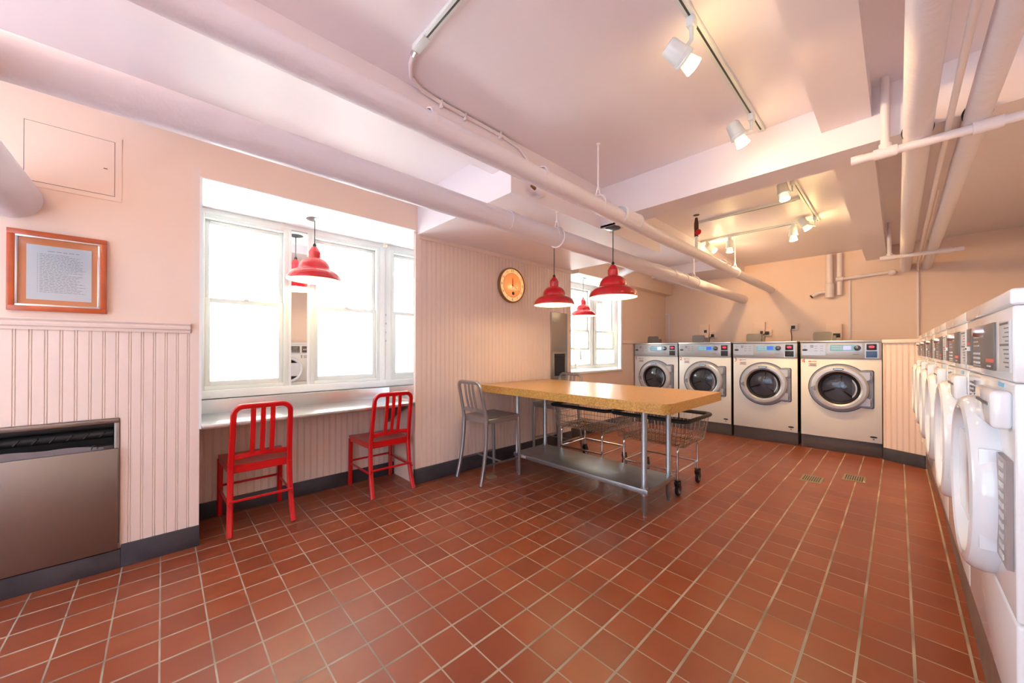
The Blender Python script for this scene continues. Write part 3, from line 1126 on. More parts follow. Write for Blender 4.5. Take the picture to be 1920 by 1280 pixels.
    dm.build('drum_hub', M['silver'], t)
    vn = MB()
    for a in (80, 200, 320):
        ca, sa = math.cos(math.radians(a)), math.sin(math.radians(a))
        vn.tube([(cx + 0.04 * ca, -0.008, cz + 0.04 * sa), (cx + 0.155 * ca, -0.012, cz + 0.155 * sa)], 0.008, 8)
    vn.build('drum_vane', M['drum'], t)
    # soap hopper with its lid standing open
    hp = MB().box(0.10, 0.34, 0.16, 0.32, zt + 0.006, zt + 0.012, 0.002).build('soap_hopper', M['wside'], t)
    ld = MB()
    ld.prism(rrect(0.085, 0.275, 0, 0.118, 0.025), -0.006, 0.006, 'XZ')
    ld.prism([(0.278, 0), (0.312, 0), (0.312, 0.07), (0.278, 0.07)], 0.01, 0.05, 'XZ')
    l = ld.build('hopper_lid', M['lid'], t)
    l.location = (0, 0.30, zt + 0.012)
    l.rotation_euler = (math.radians(-12), 0, 0)
    return t


M['palelabel'] = mat('pale_blue_ink', s2l(168, 206, 228), 0.5)
M['knob'] = mat('dark_silver_knob', (0.16, 0.16, 0.17), 0.25, 0.9)
M['lid'] = mat('grey_plastic_lid', s2l(122, 116, 114), 0.35)


def door_glass_mat():
    m = bpy.data.materials.new('tinted_door_glass')
    m.use_nodes = True
    nt = m.node_tree
    nt.nodes.clear()
    o = nt.nodes.new('ShaderNodeOutputMaterial')
    mx = nt.nodes.new('ShaderNodeMixShader')
    t = nt.nodes.new('ShaderNodeBsdfTransparent')
    g = nt.nodes.new('ShaderNodeBsdfGlossy')
    g.inputs['Roughness'].default_value = 0.03
    f = facing_fac(nt)
    t.inputs['Color'].default_value = (0.42, 0.42, 0.45, 1)
    nt.links.new(f.outputs[0], mx.inputs[0])
    nt.links.new(t.outputs[0], mx.inputs[1])
    nt.links.new(g.outputs[0], mx.inputs[2])
    nt.links.new(mx.outputs[0], o.inputs[0])
    return m


M['doorglass'] = door_glass_mat()
YW = 5.94
wx = (-3.15, -2.395, -1.63, -0.862)
wl = ('cream front-loading washer with red number 1 beside the left wall', 'cream front-loading washer with red number 2 partly behind the folding table',
      'cream front-loading washer with red number 3 on its front', 'cream front-loading washer with red number 4 and blue payment door')
for i in range(4):
    o = make_washer(wl[i], str(i + 1), (M['lcdw'], M['lcd'], M['lcd'], M['lcdl'])[i], (M['black'], M['black'], M['black'], M['bluedoor'])[i])
    o.location = (wx[i], YW, 0)

# ------------------------------------------------------------------ diagonal beadboard closet between the two machine rows
dg = bpy.data.objects.new('wall_panel_diagonal', None)
C.objects.link(dg)
dg['kind'] = 'structure'
pA, pB = Vector((-0.118, 5.93, 0)), Vector((0.195, 5.765, 0))
dv = (pB - pA)
ang = math.atan2(dv.y, dv.x)
dg.location = pA
dg.rotation_euler = (0, 0, ang)
L = dv.length
q = MB()
prf = bead_profile(0, L, 0, off=0.02)
lo = [q.bm.verts.new((t_, -d_, 0.12)) for t_, d_ in prf]
hi = [q.bm.verts.new((t_, -d_, 1.32)) for t_, d_ in prf]
for i in range(len(prf) - 1):
    q.bm.faces.new((lo[i], lo[i + 1], hi[i + 1], hi[i]))
q.box(0, L, 0.006, 0.03, 0.0, 1.32)
q.box(0.0, 0.02, 0.03, 0.5, 0.0, 1.32)
q.build('wall_panel', M['bead'], dg)
MB().box(0, L, -0.02, 0.03, 1.315, 1.355, 0.006).build('trim', M['bead'], dg)
MB().box(0, L, -0.014, 0.0, 0.0, 0.135, 0.003).build('baseboard', M['base'], dg)

# ------------------------------------------------------------------ row of white machines on the right
RW = 0.686
TILT = 0.0075
Y0, X0 = 1.30, 0.170


def make_dryer(label):
    t = thing('stacked_dryer', label, 'laundry machine', (0, 0, 0), 0, 'white machines along the right wall')
    t.name = 'front_load_machine'
    h = RW / 2 - 0.004
    Z0 = 0.43
    MB().box(-h, h, 0.0, 0.70, 0.664, 1.168, 0.006, 3).build('cabinet', M['dryer'], t)
    MB().box(-h, h, 0.0, 0.70, Z0, 0.660, 0.008, 3).build('lower_panel', M['dryer'], t)
    hd = MB().box(-h, h, -0.002, 0.70, 1.170, 1.334, 0.005, 3).build('control_head', M['dryer'], t)
    MB().box(-h, h, -0.005, 0.70, 1.335, 1.371, 0.006, 3).build('top_cap', M['dryer'], t)
    MB().box(0.215, 0.325, -0.005, -0.001, 1.190, 1.306, 0.001).build('instruction_label', M['dlabel'], hd)
    q = MB()
    for k in range(11):
        ww_ = 0.09 if k in (0, 5) else random.uniform(0.03, 0.07)
        hh_ = 0.005 if k in (0, 5) else 0.0025
        q.box(0.318 - ww_, 0.318, -0.0058, -0.004, 1.296 - k * 0.0095, 1.296 - k * 0.0095 + hh_)
    q.build('label_lettering', M['ink'], hd)
    pn = MB().box(-0.178, 0.158, -0.006, -0.001, 1.188, 1.308, 0.001).build('dial_panel', M['dpanel'], hd)
    MB().lathe([(0, -0.024), (0.012, -0.024), (0.015, -0.020), (0.017, -0.006), (0, -0.006)], (0.0, 0, 1.290), 'Y', 24).build('dial_knob', M['silver'], pn)
    q = MB()
    for r_ in range(3):
        for c_ in range(5):
            q.box(-0.16 + c_ * 0.026, -0.146 + c_ * 0.026, -0.0072, -0.005, 1.200 + r_ * 0.013, 1.206 + r_ * 0.013)
    for r_ in range(4):
        q.box(-0.15, -0.06 - 0.02 * (r_ % 2), -0.0072, -0.005, 1.250 + r_ * 0.012, 1.253 + r_ * 0.012)
    q.box(-0.16, -0.03, -0.0072, -0.005, 1.1935, 1.1955)
    q.box(0.07, 0.12, -0.0072, -0.005, 1.196, 1.200)
    q.build('panel_lettering', M['dlabel'], pn)
    MB().box(0.06, 0.155, -0.0075, -0.005, 1.208, 1.217).build('red_label', M['redlabel'], pn)
    cs = MB().box(-0.31, -0.215, -0.006, -0.001, 1.190, 1.308, 0.001).build('coin_plate', M['dpanel'], hd)
    MB().box(-0.295, -0.24, -0.0075, -0.005, 1.256, 1.264).build('coin_label', M['redlabel'], cs)
    MB().box(-0.29, -0.235, -0.012, -0.005, 1.236, 1.250, 0.001).build('coin_slot', M['white'], cs)
    MB().box(-0.272, -0.252, -0.0135, -0.011, 1.240, 1.246).build('slot_opening', M['black'], cs)
    # detergent drawer
    dw = MB().box(0.10, 0.318, -0.030, 0.001, 1.066, 1.150, 0.010, 3).build('detergent_drawer', M['dryer'], t)
    MB().box(0.13, 0.29, -0.0315, -0.028, 1.115, 1.122).build('drawer_lettering', M['ink'], dw)
    MB().box(0.17, 0.235, -0.0012, 0.0006, 1.153, 1.163).build('blue_sticker', M['blue'], t)
    q = MB()
    for k in range(4):
        q.box(-0.30, -0.25 + 0.01 * (k % 2), -0.001, 0.0006, 1.09 + k * 0.014, 1.096 + k * 0.014)
    for k in range(3):
        q.box(-0.22, -0.20, -0.001, 0.0006, 1.09 + k * 0.02, 1.104 + k * 0.02)
    q.build('front_lettering', M['ink'], t)
    # door: shaped housing, deep round ring, bowl glass, hinge side with slots
    cz = 0.880
    ds = MB()
    ds.prism(rrect(-0.19, 0.205, cz - 0.115, cz + 0.120, 0.03), -0.034, 0.001, 'XZ')
    d = ds.build('door_housing', M['dryer'], t)
    dr = MB()
    dr.lathe([(0.234, 0.0), (0.236, -0.016), (0.232, -0.034), (0.222, -0.046), (0.206, -0.050), (0.196, -0.046), (0.190, -0.034), (0.180, -0.012)], (0.0, 0, cz), 'Y', 72)
    dr.build('door_ring', M['dryer'], d)
    MB().lathe([(0.186, -0.020), (0.150, -0.014), (0.09, -0.010), (0.0, -0.008)], (0.0, 0, cz), 'Y', 48).build('door_glass', M['glass2'], d)
    MB().box(0.206, 0.216, -0.036, -0.002, cz - 0.118, cz + 0.122, 0.002).build('hinge_cover', M['dryer'], d)
    MB().box(0.218, 0.322, -0.010, -0.0005, cz - 0.115, cz + 0.120).build('slotted_strip', M['hingestrip'], d)
    q = MB()
    for k in range(10):
        q.box(0.255, 0.295, -0.012, -0.009, cz - 0.105 + k * 0.0225, cz - 0.093 + k * 0.0225)
    q.build('slots', M['dlabel'], d)
    q = MB()
    q.lathe([(0.178, -0.004), (0.16, -0.002), (0, -0.0015)], (0.0, 0, cz), 'Y', 40)
    q.build('drum', M['drum'], t)
    return t


M['glass2'] = M['doorglass']
M['hingestrip'] = mat('taupe_hinge_strip', s2l(150, 138, 136), 0.4)
dl = ('white front-loading machine at the camera end of the right-hand row',
      'white front-loading machine, second in the right row counting from the camera end',
      'white front-loading machine, third in the right row counting from the camera end',
      'white front-loading machine, third in the right row counting from the far wall',
      'white front-loading machine, second in the right row counting from the far wall',
      'white front-loading machine at the far wall end of the right-hand row')
first = None
for k in range(6):
    yc = Y0 + RW * (k + 0.5)
    xc = X0 - TILT * (yc - Y0)
    if first is None:
        first = make_dryer(dl[0])
        o = first
        o.location = (xc, yc, 0)
        o.rotation_euler = (0, 0, -PI / 2 + TILT)
    else:
        dup(first, (xc, yc, 0), -PI / 2 + TILT, dl[k])
pm = MB()
pm.prism([(0.213, 1.0), (0.236, 4.4), (0.205, 5.72), (0.90, 5.72), (0.90, 1.0)], 0.0, 0.43, 'XY')
po = pm.build('machine_plinth', M['plinth'])
tag(po, 'long dark brown plinth carrying the row of white machines', 'plinth')

# ------------------------------------------------------------------ pendant lamps
def make_pendant(label, group, drop, sc=1.0, e=8):
    """origin at the ceiling; drop = canopy to rim"""
    t = thing('pendant_lamp', label, 'pendant lamp', (0, 0, 0), 0, group)
    z0 = -drop
    prof = [(0.206, 0.0), (0.207, 0.006), (0.205, 0.018), (0.199, 0.036), (0.187, 0.055), (0.168, 0.072), (0.146, 0.083), (0.124, 0.089), (0.119, 0.094), (0.118, 0.108), (0.112, 0.132), (0.100, 0.154), (0.082, 0.172), (0.060, 0.184), (0.0475, 0.188), (0.046, 0.191), (0.046, 0.238), (0.031, 0.266), (0.019, 0.282), (0.012, 0.286)]
    inn = [(r - 0.003, z - 0.0015) for r, z in prof[:16]] + [(0.0, 0.184)]
    MB().lathe([(r * sc, z0 + z * sc) for r, z in prof], n=56).build('lamp_shade', M['redlamp'], t, True, 17)
    MB().lathe([(0.205 * sc, z0)] + [(max(0, r) * sc, z0 + z * sc) for r, z in inn], n=56).build('shade_lining', M['inner'], t)
    MB().lathe([(0.0, z0 + 0.065 * sc), (0.02, z0 + 0.07 * sc), (0.03, z0 + 0.09 * sc), (0.026, z0 + 0.115 * sc), (0.014, z0 + 0.14 * sc), (0.013, z0 + 0.18 * sc)], n=20).build('bulb', M['bulb2'], t)
    MB().lathe([(0.013, z0 + 0.284 * sc), (0.013, z0 + 0.300 * sc), (0.006, z0 + 0.312 * sc), (0.0, z0 + 0.312 * sc)], n=14).build('cord_grip', M['black'], t)
    MB().cyl((0, 0, z0 + 0.305 * sc), (0, 0, -0.012), 0.0035, 8).build('cord', M['cord'], t)
    MB().lathe([(0.0, 0.0), (0.062, 0.0), (0.064, -0.008), (0.045, -0.016), (0.008, -0.022), (0.0, -0.022)], n=32).build('canopy', M['track'] if e == 0 else M['canopy'], t)
    return t


M['canopy'] = mat('grey_canopy', s2l(96, 104, 110), 0.3, 0.6)
pg = 'red pendant lamps'
pend = []
for label, (x, y, z), zr, sc, en in (
        ('red enamel pendant lamp hanging before the large window above the counter', (-3.394, 0.928, ZA), 1.825, 1.0, 3),
        ('red enamel pendant lamp beside the clock, hung on the clock wall side of the table', (-2.33, 2.79, 2.31), 1.68, 0.96, 3.5),
        ('red enamel pendant lamp over the folding table, the closest one to the washers', (-1.72, 2.86, 2.31), 1.70, 1.0, 3.5),
        ('small looking red pendant lamp hanging before the window with the faucet', (-3.36, 4.72, 2.355), 1.765, 0.92, 3)):
    o = make_pendant(label, pg, z - zr, sc)
    o.location = (x, y, z)
    lo = lamp('pendant_glow', 'POINT', (x, y, zr + 0.045), en, (1, 0.80, 0.50), 0.035)
    lo.parent = o
    lo.matrix_parent_inverse = Matrix.Identity(4)
    lo.location = (0, 0, zr + 0.045 - z)
# box carrying the third lamp's canopy
bx = MB().box(-1.81, -1.66, 2.80, 2.818, 2.31, 2.45, 0.004)
bx.box(-1.809, -1.66, 2.80, 2.93, 2.31, 2.335, 0.004)
tag(bx.build('junction_box', M['conduit']), 'pink painted junction box at the soffit edge holding a red lamp', 'junction box')

# ------------------------------------------------------------------ pipes
def pipe(name, pts, r, label, cat='pipe', m='pipe', n=24, group=None):
    o = MB().tube(pts, r, n).build(name, M[m])
    return tag(o, label, cat, group)


def ringmb(c, r, w_, ax='Y'):
    q = MB()
    q.lathe([(r - 0.004, -w_ / 2), (r + 0.003, -w_ / 2), (r + 0.004, 0), (r + 0.003, w_ / 2), (r - 0.004, w_ / 2)], c, ax, 32)
    return q


x1p, z1p, r1p = -1.43, 2.252, 0.052
x2p, z2p, r2p = -1.825, 2.113, 0.069
p1 = thing('ceiling_pipe', 'pale pink insulated pipe under the ceiling, the slimmer of the two long window-side pipes', 'pipe', (x1p, 2.6, z1p), 0, None)
MB().tube([(0, YB - 2.6, 0), (0, 4.62, -0.035)], r1p, 32).build('pipe_run', M['pipe'], p1)
MB().tube([(0, -0.12, 0), (0, 0.12, 0)], r1p + 0.008, 32).build('pipe_sleeve', M['pipe'], p1)
for yy, rr in ((-0.12, r1p + 0.012), (0.12, r1p + 0.01), (2.2, r1p + 0.004), (2.35, r1p + 0.004), (-1.0, r1p + 0.001), (-1.75, r1p + 0.001)):
    ringmb((0, yy, -0.004 if yy > 1 else 0), rr, 0.022).build('pipe_band', M['white'] if yy == -0.12 else M['pipe'], p1)
p2 = thing('ceiling_pipe', 'pale pink insulated pipe under the ceiling, the thicker one closer to the windows', 'pipe', (x2p, 2.6, z2p), 0, None)
MB().tube([(0, YB - 2.6, 0), (0, 4.62, -0.01)], r2p, 32).build('pipe_run', M['pipe'], p2)
for yy in (-0.9, -0.42, 1.7, 2.05):
    ringmb((0, yy, 0), r2p + 0.001, 0.03).build('pipe_band', M['pipe'], p2)
# hangers of these two pipes
def hanger(x, y, zp, r, ztop, label, m='conduit'):
    t = thing('pipe_hanger', label, 'pipe hanger', (x, y, ztop), 0, 'rods and clevises holding the pipes')
    MB().tube([(0, 0, 0), (0, 0, zp + r + 0.05 - ztop)], 0.006, 10).build('rod', M[m], t)
    q = MB()
    q.tube([(math.cos(a * PI / 16) * (r + 0.006), 0, zp - ztop + math.sin(a * PI / 16) * (r + 0.006)) for a in range(32)], 0.006, 6, closed=True)
    q.tube([(-0.018, 0, zp + r - ztop), (-0.008, 0, zp + r + 0.05 - ztop), (0.008, 0, zp + r + 0.05 - ztop), (0.018, 0, zp + r - ztop)], 0.005, 6)
    q.lathe([(0, 0), (0.012, 0), (0.012, 0.014), (0, 0.014)], (0, 0, zp + r + 0.045 - ztop), n=8)
    q.build('clevis', M[m], t)
    MB().lathe([(0.0, 0.0), (0.014, 0.0), (0.014, -0.004), (0.006, -0.008)], n=16).build('ceiling_plate', M[m], t)
    return t


hanger(x1p, 2.187, z1p, r1p, ZC, 'pink hanger rod on the slim pipe, in front of the cross beam')
hanger(x1p, 5.30, z1p - 0.022, r1p, ZC, 'yellow-lit hanger rod on the slim pipe near the washers')
hanger(x2p, 2.22, z2p, r2p, 2.31, 'pink hanger on the thick pipe above the red lamp beside the clock')
hanger(x2p, 5.0, z2p, r2p, 2.67, 'yellow-lit hanger rod on the thick pipe near the washers')
# branch pipe
pipe('branch_pipe', [(XF + 0.15, 4.72, 2.22), (-2.30, 4.20, 2.235), (-2.16, 4.12, 2.24), (-2.04, 4.13, 2.235), (-1.95, 4.25, 2.21), (-1.84, 4.62, 2.15)], 0.045, 'pale pink elbowed branch pipe joining the thick pipe behind the soffit')
# right hand pipes
r1 = thing('ceiling_pipe', 'thick peach pipe under the ceiling, beside the long beam', 'pipe', (0.073, 2.6, 2.357), 0)
MB().tube([(0, YB - 2.6, 0), (0, 4.62, -0.022)], 0.053, 32).build('pipe_run', M['pipe'], r1)
ringmb((0, 0.17, 0), 0.054, 0.02).build('pipe_band', M['darkink'], r1)
r3 = thing('ceiling_pipe', 'peach pipe under the ceiling, furthest from the long beam', 'pipe', (0.262, 2.6, 2.357), 0)
MB().tube([(0, YB - 2.6, 0), (0, 4.62, -0.03)], 0.044, 32).build('pipe_run', M['pipe'], r3)
ringmb((0, 0.17, 0), 0.045, 0.02).build('pipe_band', M['darkink'], r3)
r2 = thing('conduit', 'thin peach conduit between the two thick overhead pipes', 'conduit', (0.172, 2.6, 2.325), 0)
MB().tube([(0, YB - 2.6, 0), (0.0, 4.0, -0.01), (0.012, 4.60, -0.04), (0.013, 4.603, -0.2), (0.013, 4.603, -0.93)], 0.0115, 14).build('conduit_run', M['conduit'], r2)
MB().tube([(0.022, 1.2, 0.002), (0.022, 4.0, -0.01), (0.03, 4.58, -0.03)], 0.006, 8).build('cable', M['conduit'], r2)
q = MB()
for yy in (-1.02, -0.97):
    q.lathe([(0.0135, -0.005), (0.017, -0.005), (0.017, 0.005), (0.0135, 0.005)], (0, yy, 0), 'Y', 16)
q.tube([(-0.016, -1.0, 0.0), (-0.03, -1.0, 0.0), (-0.03, -1.0, 0.03)], 0.004, 6)
q.build('clamp', M['white'], r2)
# trapeze supports
def trapeze(y, z, xa, xb, xr, label):
    t = thing('pipe_trapeze', label, 'pipe support', (xr, y, z), 0, 'pipe trapezes under the right pipes')
    MB().tube([(xa - xr, 0, 0), (xb - xr, 0, 0)], 0.021, 18).build('cross_pipe', M['conduit'], t)
    MB().tube([(0, 0, 0), (0, 0, ZC - z)], 0.018, 16).build('drop_rod', M['conduit'], t)
    f = PM('fitting', M['conduit'], t)
    f.lathe([(0.021, -0.045), (0.028, -0.045), (0.028, 0.045), (0.021, 0.045)], (0, 0, 0), 'X', 20)
    f.lathe([(0.0, -0.024), (0.024, -0.024), (0.024, 0.024), (0.021, 0.024)], (xa - xr + 0.022, 0, 0), 'X', 20)
    f.lathe([(0.018, 0), (0.025, 0), (0.025, 0.04), (0.018, 0.04)], (0, 0, 0.005), 'Z', 20)
    f.lathe([(0.021, -0.045), (0.029, -0.045), (0.029, 0.045), (0.021, 0.045)], (xb - xr - 0.13, 0, 0), 'X', 20)


trapeze(2.75, 2.276, -0.172, 0.42, -0.042, 'white painted cross pipe with a tee carrying the overhead pipes before the beam')
trapeze(5.91, 2.274, -0.137, 0.47, -0.062, 'peach cross pipe with a tee carrying the overhead pipes near the far wall')
# large pipe entering the wall at left
pipe('wall_pipe', [(XW - 0.02, -0.565, 2.015), (-1.2, -0.565, 2.015)], 0.112, 'fat pale pink pipe entering the wall above the framed notice', n=40)

# pipes and valves on the far wall
vp = thing('wall_valve', 'peach painted standpipe with a hose spout high on the far wall', 'valve', (-0.695, YF - 0.06, 2.10))
MB().tube([(0, 0, -0.06), (0, 0, 0.55)], 0.040, 20).build('standpipe', M['conduit'], vp)
MB().lathe([(0.0, -0.085), (0.052, -0.085), (0.055, 0.09), (0.048, 0.12), (0.040, 0.13)], n=20).build('valve_body', M['conduit'], vp)
MB().tube([(0, 0, 0.0), (-0.10, -0.01, 0.0), (-0.14, -0.02, -0.012), (-0.20, -0.03, -0.05)], [0.020, 0.022, 0.025, 0.028], 14).build('spout', M['conduit'], vp)
MB().tube([(-0.20, -0.031, -0.051), (-0.212, -0.034, -0.060)], 0.026, 14).build('spout_cap', M['valve'], vp)
wp = thing('wall_pipe', 'peach painted standpipe and level branch running to an elbow on the far wall', 'pipe', (-0.585, YF - 0.04, 2.10))
MB().tube([(0, 0, -0.06), (0, 0, 0.55)], 0.032, 18).build('standpipe', M['conduit'], wp)
MB().tube([(0, -0.02, 0.17), (0.50, -0.02, 0.195), (0.53, -0.02, 0.195)], 0.021, 16).build('branch', M['conduit'], wp)
q = PM('fitting', M['conduit'], wp)
q.lathe([(0.021, -0.04), (0.034, -0.04), (0.034, 0.04), (0.021, 0.04)], (0.0, -0.02, 0.172), 'X', 16)
q.lathe([(0.021, -0.03), (0.027, -0.03), (0.027, 0.03), (0.021, 0.03)], (0.20, -0.02, 0.18), 'X', 16)
q.lathe([(0.0, -0.045), (0.034, -0.03), (0.042, 0.0), (0.034, 0.03), (0.0, 0.045)], (0.535, -0.02, 0.19), 'X', 16)
cw = MB().box(-0.492, -0.468, YF - 0.02, YF, 1.40, 2.25, 0.003).box(-0.495, -0.40, YF - 0.012, YF, 1.515, 1.525)
tag(cw.build('wire_channel', M['conduit']), 'slim peach wire channel on the far wall above washer four', 'wire channel')
cw = MB().tube([(-3.09, YF - 0.02, 1.30), (-3.09, YF - 0.02, 1.93)], 0.014, 12)
cw.tube([(-3.165, YF - 0.04, 1.93), (-3.09, YF - 0.02, 1.935)], 0.016, 10)
tag(cw.build('corner_pipe', M['conduit']), 'thin peach pipe standing in the far left corner of the room', 'pipe')
# sprinkler / valve drop
vd = thing('valve_drop', 'rusty drop pipe with a red valve handle above the slim pipe', 'valve', (-1.47, 4.10, ZC))
MB().tube([(0, 0, 0), (0, 0, -0.09)], 0.0, 6).bm.free()
MB().lathe([(0.0, 0.0), (0.03, 0.0), (0.03, -0.004), (0, -0.006)], n=20).build('ceiling_plate', M['valve'], vd)
MB().tube([(0, 0, -0.03), (0, 0, -0.09), (0, 0, -0.15)], [0.012, 0.022, 0.022], 14).build('rusty_pipe', M['valve'], vd)
MB().tube([(0, 0, -0.14), (0, 0, -0.23)], 0.020, 14).build('valve_body', M['black'], vd)
MB().lathe([(0.0, 0), (0.028, 0.0), (0.032, 0.006), (0.028, 0.012), (0, 0.012)], (0.022, -0.02, -0.19), 'Y', 20).build('valve_handle', M['red'], vd)
MB().tube([(0, 0, -0.23), (0, 0, -0.40)], 0.014, 14).build('white_pipe', M['white'], vd)
# fire sprinkler stub on the soffit face
sk = thing('sprinkler_head', 'pink painted sprinkler with a brass tip on the soffit side', 'sprinkler', (-1.76, 1.95, 2.365))
MB().tube([(-0.05, 0.04, 0.0), (0.0, 0.04, 0.0), (0.0, 0.0, -0.0), (0, -0.05, 0.01)], [0.02, 0.024, 0.024, 0.018], 14).build('fitting', M['conduit'], sk)
MB().tube([(0, -0.05, 0.01), (0.0, -0.09, 0.02)], [0.012, 0.009], 10).build('nozzle', M['brass'], sk)

# ------------------------------------------------------------------ tracks, conduit and spotlights
def track(pa, pb, name, label, up=0.0):
    pa, pb = Vector(pa), Vector(pb)
    t = thing(name, label, 'lighting track', pa, math.atan2((pb - pa).y, (pb - pa).x), 'white lighting tracks on the ceiling')
    L_ = (pb - pa).length
    MB().box(0, L_, -0.018, 0.018, -0.020, 0, 0.002).build('rail', M['track'], t)
    MB().box(0.10, L_ - 0.03, -0.004, 0.004, -0.0212, -0.019).build('slot', M['trackgap'], t)
    MB().box(-0.004, 0.10, -0.020, 0.020, -0.026, 0, 0.003).build('end_feed', M['track'], t)
    return t


track((-1.56, 0.86, ZC), (-0.62, 0.86, ZC), 'lighting_track', 'white track running away from the pink conduit elbow')
track((-0.60, 0.88, ZC), (-0.60, 2.80, ZC), 'lighting_track', 'white track with two lit spotlights in front of the cross beam')
track((-0.60, 3.10, ZC), (-0.60, 5.22, ZC), 'lighting_track', 'white track beyond the cross beam ending at the washer side')
track((-1.52, 4.33, ZC), (-0.63, 4.33, ZC), 'lighting_track', 'white side track beyond the cross beam, without spotlights')
track((-1.78, 5.12, ZC), (-0.63, 5.12, ZC), 'lighting_track', 'white side track beyond the cross beam with spotlights toward the washers')
cdt = thing('conduit', 'thin pink conduit bending from the track along the beam to a pipe', 'conduit', (0, 0, 0))
MB().tube([(-1.575, 0.865, ZC - 0.012), (-1.66, 0.885, ZC - 0.012), (-1.74, 0.93, ZC - 0.012), (-1.785, 1.02, ZC - 0.014), (-1.797, 1.15, ZC - 0.016), (-1.797, 1.62, ZC - 0.02), (-1.797, 1.78, ZC - 0.035), (-1.797, 1.86, ZC - 0.09), (-1.797, 1.89, ZC - 0.17), (-1.797, 1.90, ZC - 0.26)], 0.011, 12).build('conduit_run', M['conduit'], cdt)
for yy in (1.15, 1.32, 1.6):
    MB().box(-1.81, -1.784, yy - 0.006, yy + 0.006, ZC - 0.045, ZC - 0.002, 0.002).build('strap', M['conduit'], cdt)
MB().tube([(-1.565, 0.862, ZC - 0.012), (-1.60, 0.868, ZC - 0.012)], 0.015, 12).build('connector', M['silver'], cdt)


def spot(px, py, bx, by, bz, d, label, energy, lit=True):
    """track head: mount on the track at (px,py), barrel centre at (bx,by,bz), aimed along d"""
    t = thing('track_spotlight', label, 'track spotlight', (px, py, ZC - 0.020), 0, 'white track spotlights')
    b = Vector((bx - px, by - py, bz - (ZC - 0.020)))
    d = Vector(d).normalized()
    MB().box(-0.016, 0.016, -0.022, 0.022, -0.040, 0.0, 0.004).build('mount', M['track'], t)
    el = Vector((0, 0, -0.095)) if b.x * b.x + b.y * b.y > 1e-4 else Vector((0, 0, -0.045))
    MB().tube([(0, 0, -0.035), el, b - d * 0.02], 0.009, 12).build('arm', M['track'], t)
    br = MB()

    def along(prof, mb):
        a = d.orthogonal().normalized()
        c = d.cross(a)
        mb.rings([[b + d * h + (a * math.cos(2 * PI * k / 28) + c * math.sin(2 * PI * k / 28)) * r for k in range(28)] for r, h in prof], True, False)
        return mb
    along([(0.0, -0.085), (0.030, -0.084), (0.036, -0.076), (0.041, -0.01), (0.043, -0.008), (0.043, 0.004), (0.046, 0.006), (0.046, 0.012), (0.040, 0.014), (0.036, 0.012), (0.0, 0.006)], br)
    br.build('housing', M['track'], t)
    along([(0.0, 0.0), (0.024, 0.004), (0.030, 0.02), (0.0375, 0.060)], MB()).build('bulb_body', M['bulbglass'], t)
    along([(0.0375, 0.060), (0.036, 0.066), (0.02, 0.070), (0.0, 0.071)], MB()).build('bulb_face', M['bulb'], t)
    l = lamp('spot_beam', 'SPOT', (0, 0, 0), energy, WARM, 0.035, d, 100)
    l.parent = t
    l.location = b + d * 0.085
    g = lamp('spot_glow', 'POINT', (0, 0, 0), energy * 0.06, (1, 0.72, 0.30), 0.03)
    g.parent = t
    g.location = b + d * 0.11
    return t


M['bulbglass'] = mat('pale_reflector_glass', s2l(235, 232, 222), 0.3, emit=(1, 0.85, 0.55), estr=0.7)
E1 = 38
spot(-0.60, 1.625, -0.632, 1.612, 2.492, (0.50, 0.75, -0.55), 'white spotlight on the near track, farther from the cross beam', E1 * 0.6)
spot(-0.60, 2.55, -0.660, 2.520, 2.535, (0.30, 0.30, -0.80), 'white spotlight on the near track, right before the cross beam', E1 * 0.45)
spot(-0.60, 3.80, -0.655, 3.760, 2.555, (0.15, -0.10, -0.85), 'white spotlight just beyond the cross beam', E1)
spot(-0.60, 5.00, -0.690, 5.010, 2.590, (0.45, 0.30, -0.80), 'white spotlight at the end of the beyond-beam track', E1)
spot(-0.805, 5.12, -0.805, 5.12, 2.530, (0.05, 0.0, -1), 'white upright spotlight beside the track corner before the washers', E1)
spot(-1.44, 5.12, -1.44, 5.12, 2.520, (0, 0.0, -1), 'white spotlight hanging straight down beside the pipe hanger rod', E1)
spot(-1.70, 5.12, -1.66, 5.14, 2.555, (0.3, 0.75, -0.35), 'white spotlight behind the slim pipe, aimed at the washers', E1)

# ------------------------------------------------------------------ wall objects
# access panel
ap = thing('access_panel', 'flush painted access panel high on the wall above the framed notice', 'access panel', (XW, -0.358, 2.08))
MB().box(0.0, 0.0035, -0.185, 0.185, 0.004, 0.366).build('flange', M['wall'], ap)
MB().box(0.0, 0.0040, -0.1585, 0.1585, 0.029, 0.339).build('shadow_gap', M['darkink'], ap)
MB().box(0.0, 0.0048, -0.1565, 0.1565, 0.031, 0.337).build('panel_door', M['wall'], ap)
MB().box(0.0045, 0.006, 0.115, 0.13, 0.175, 0.180).build('latch', M['brass'], ap)
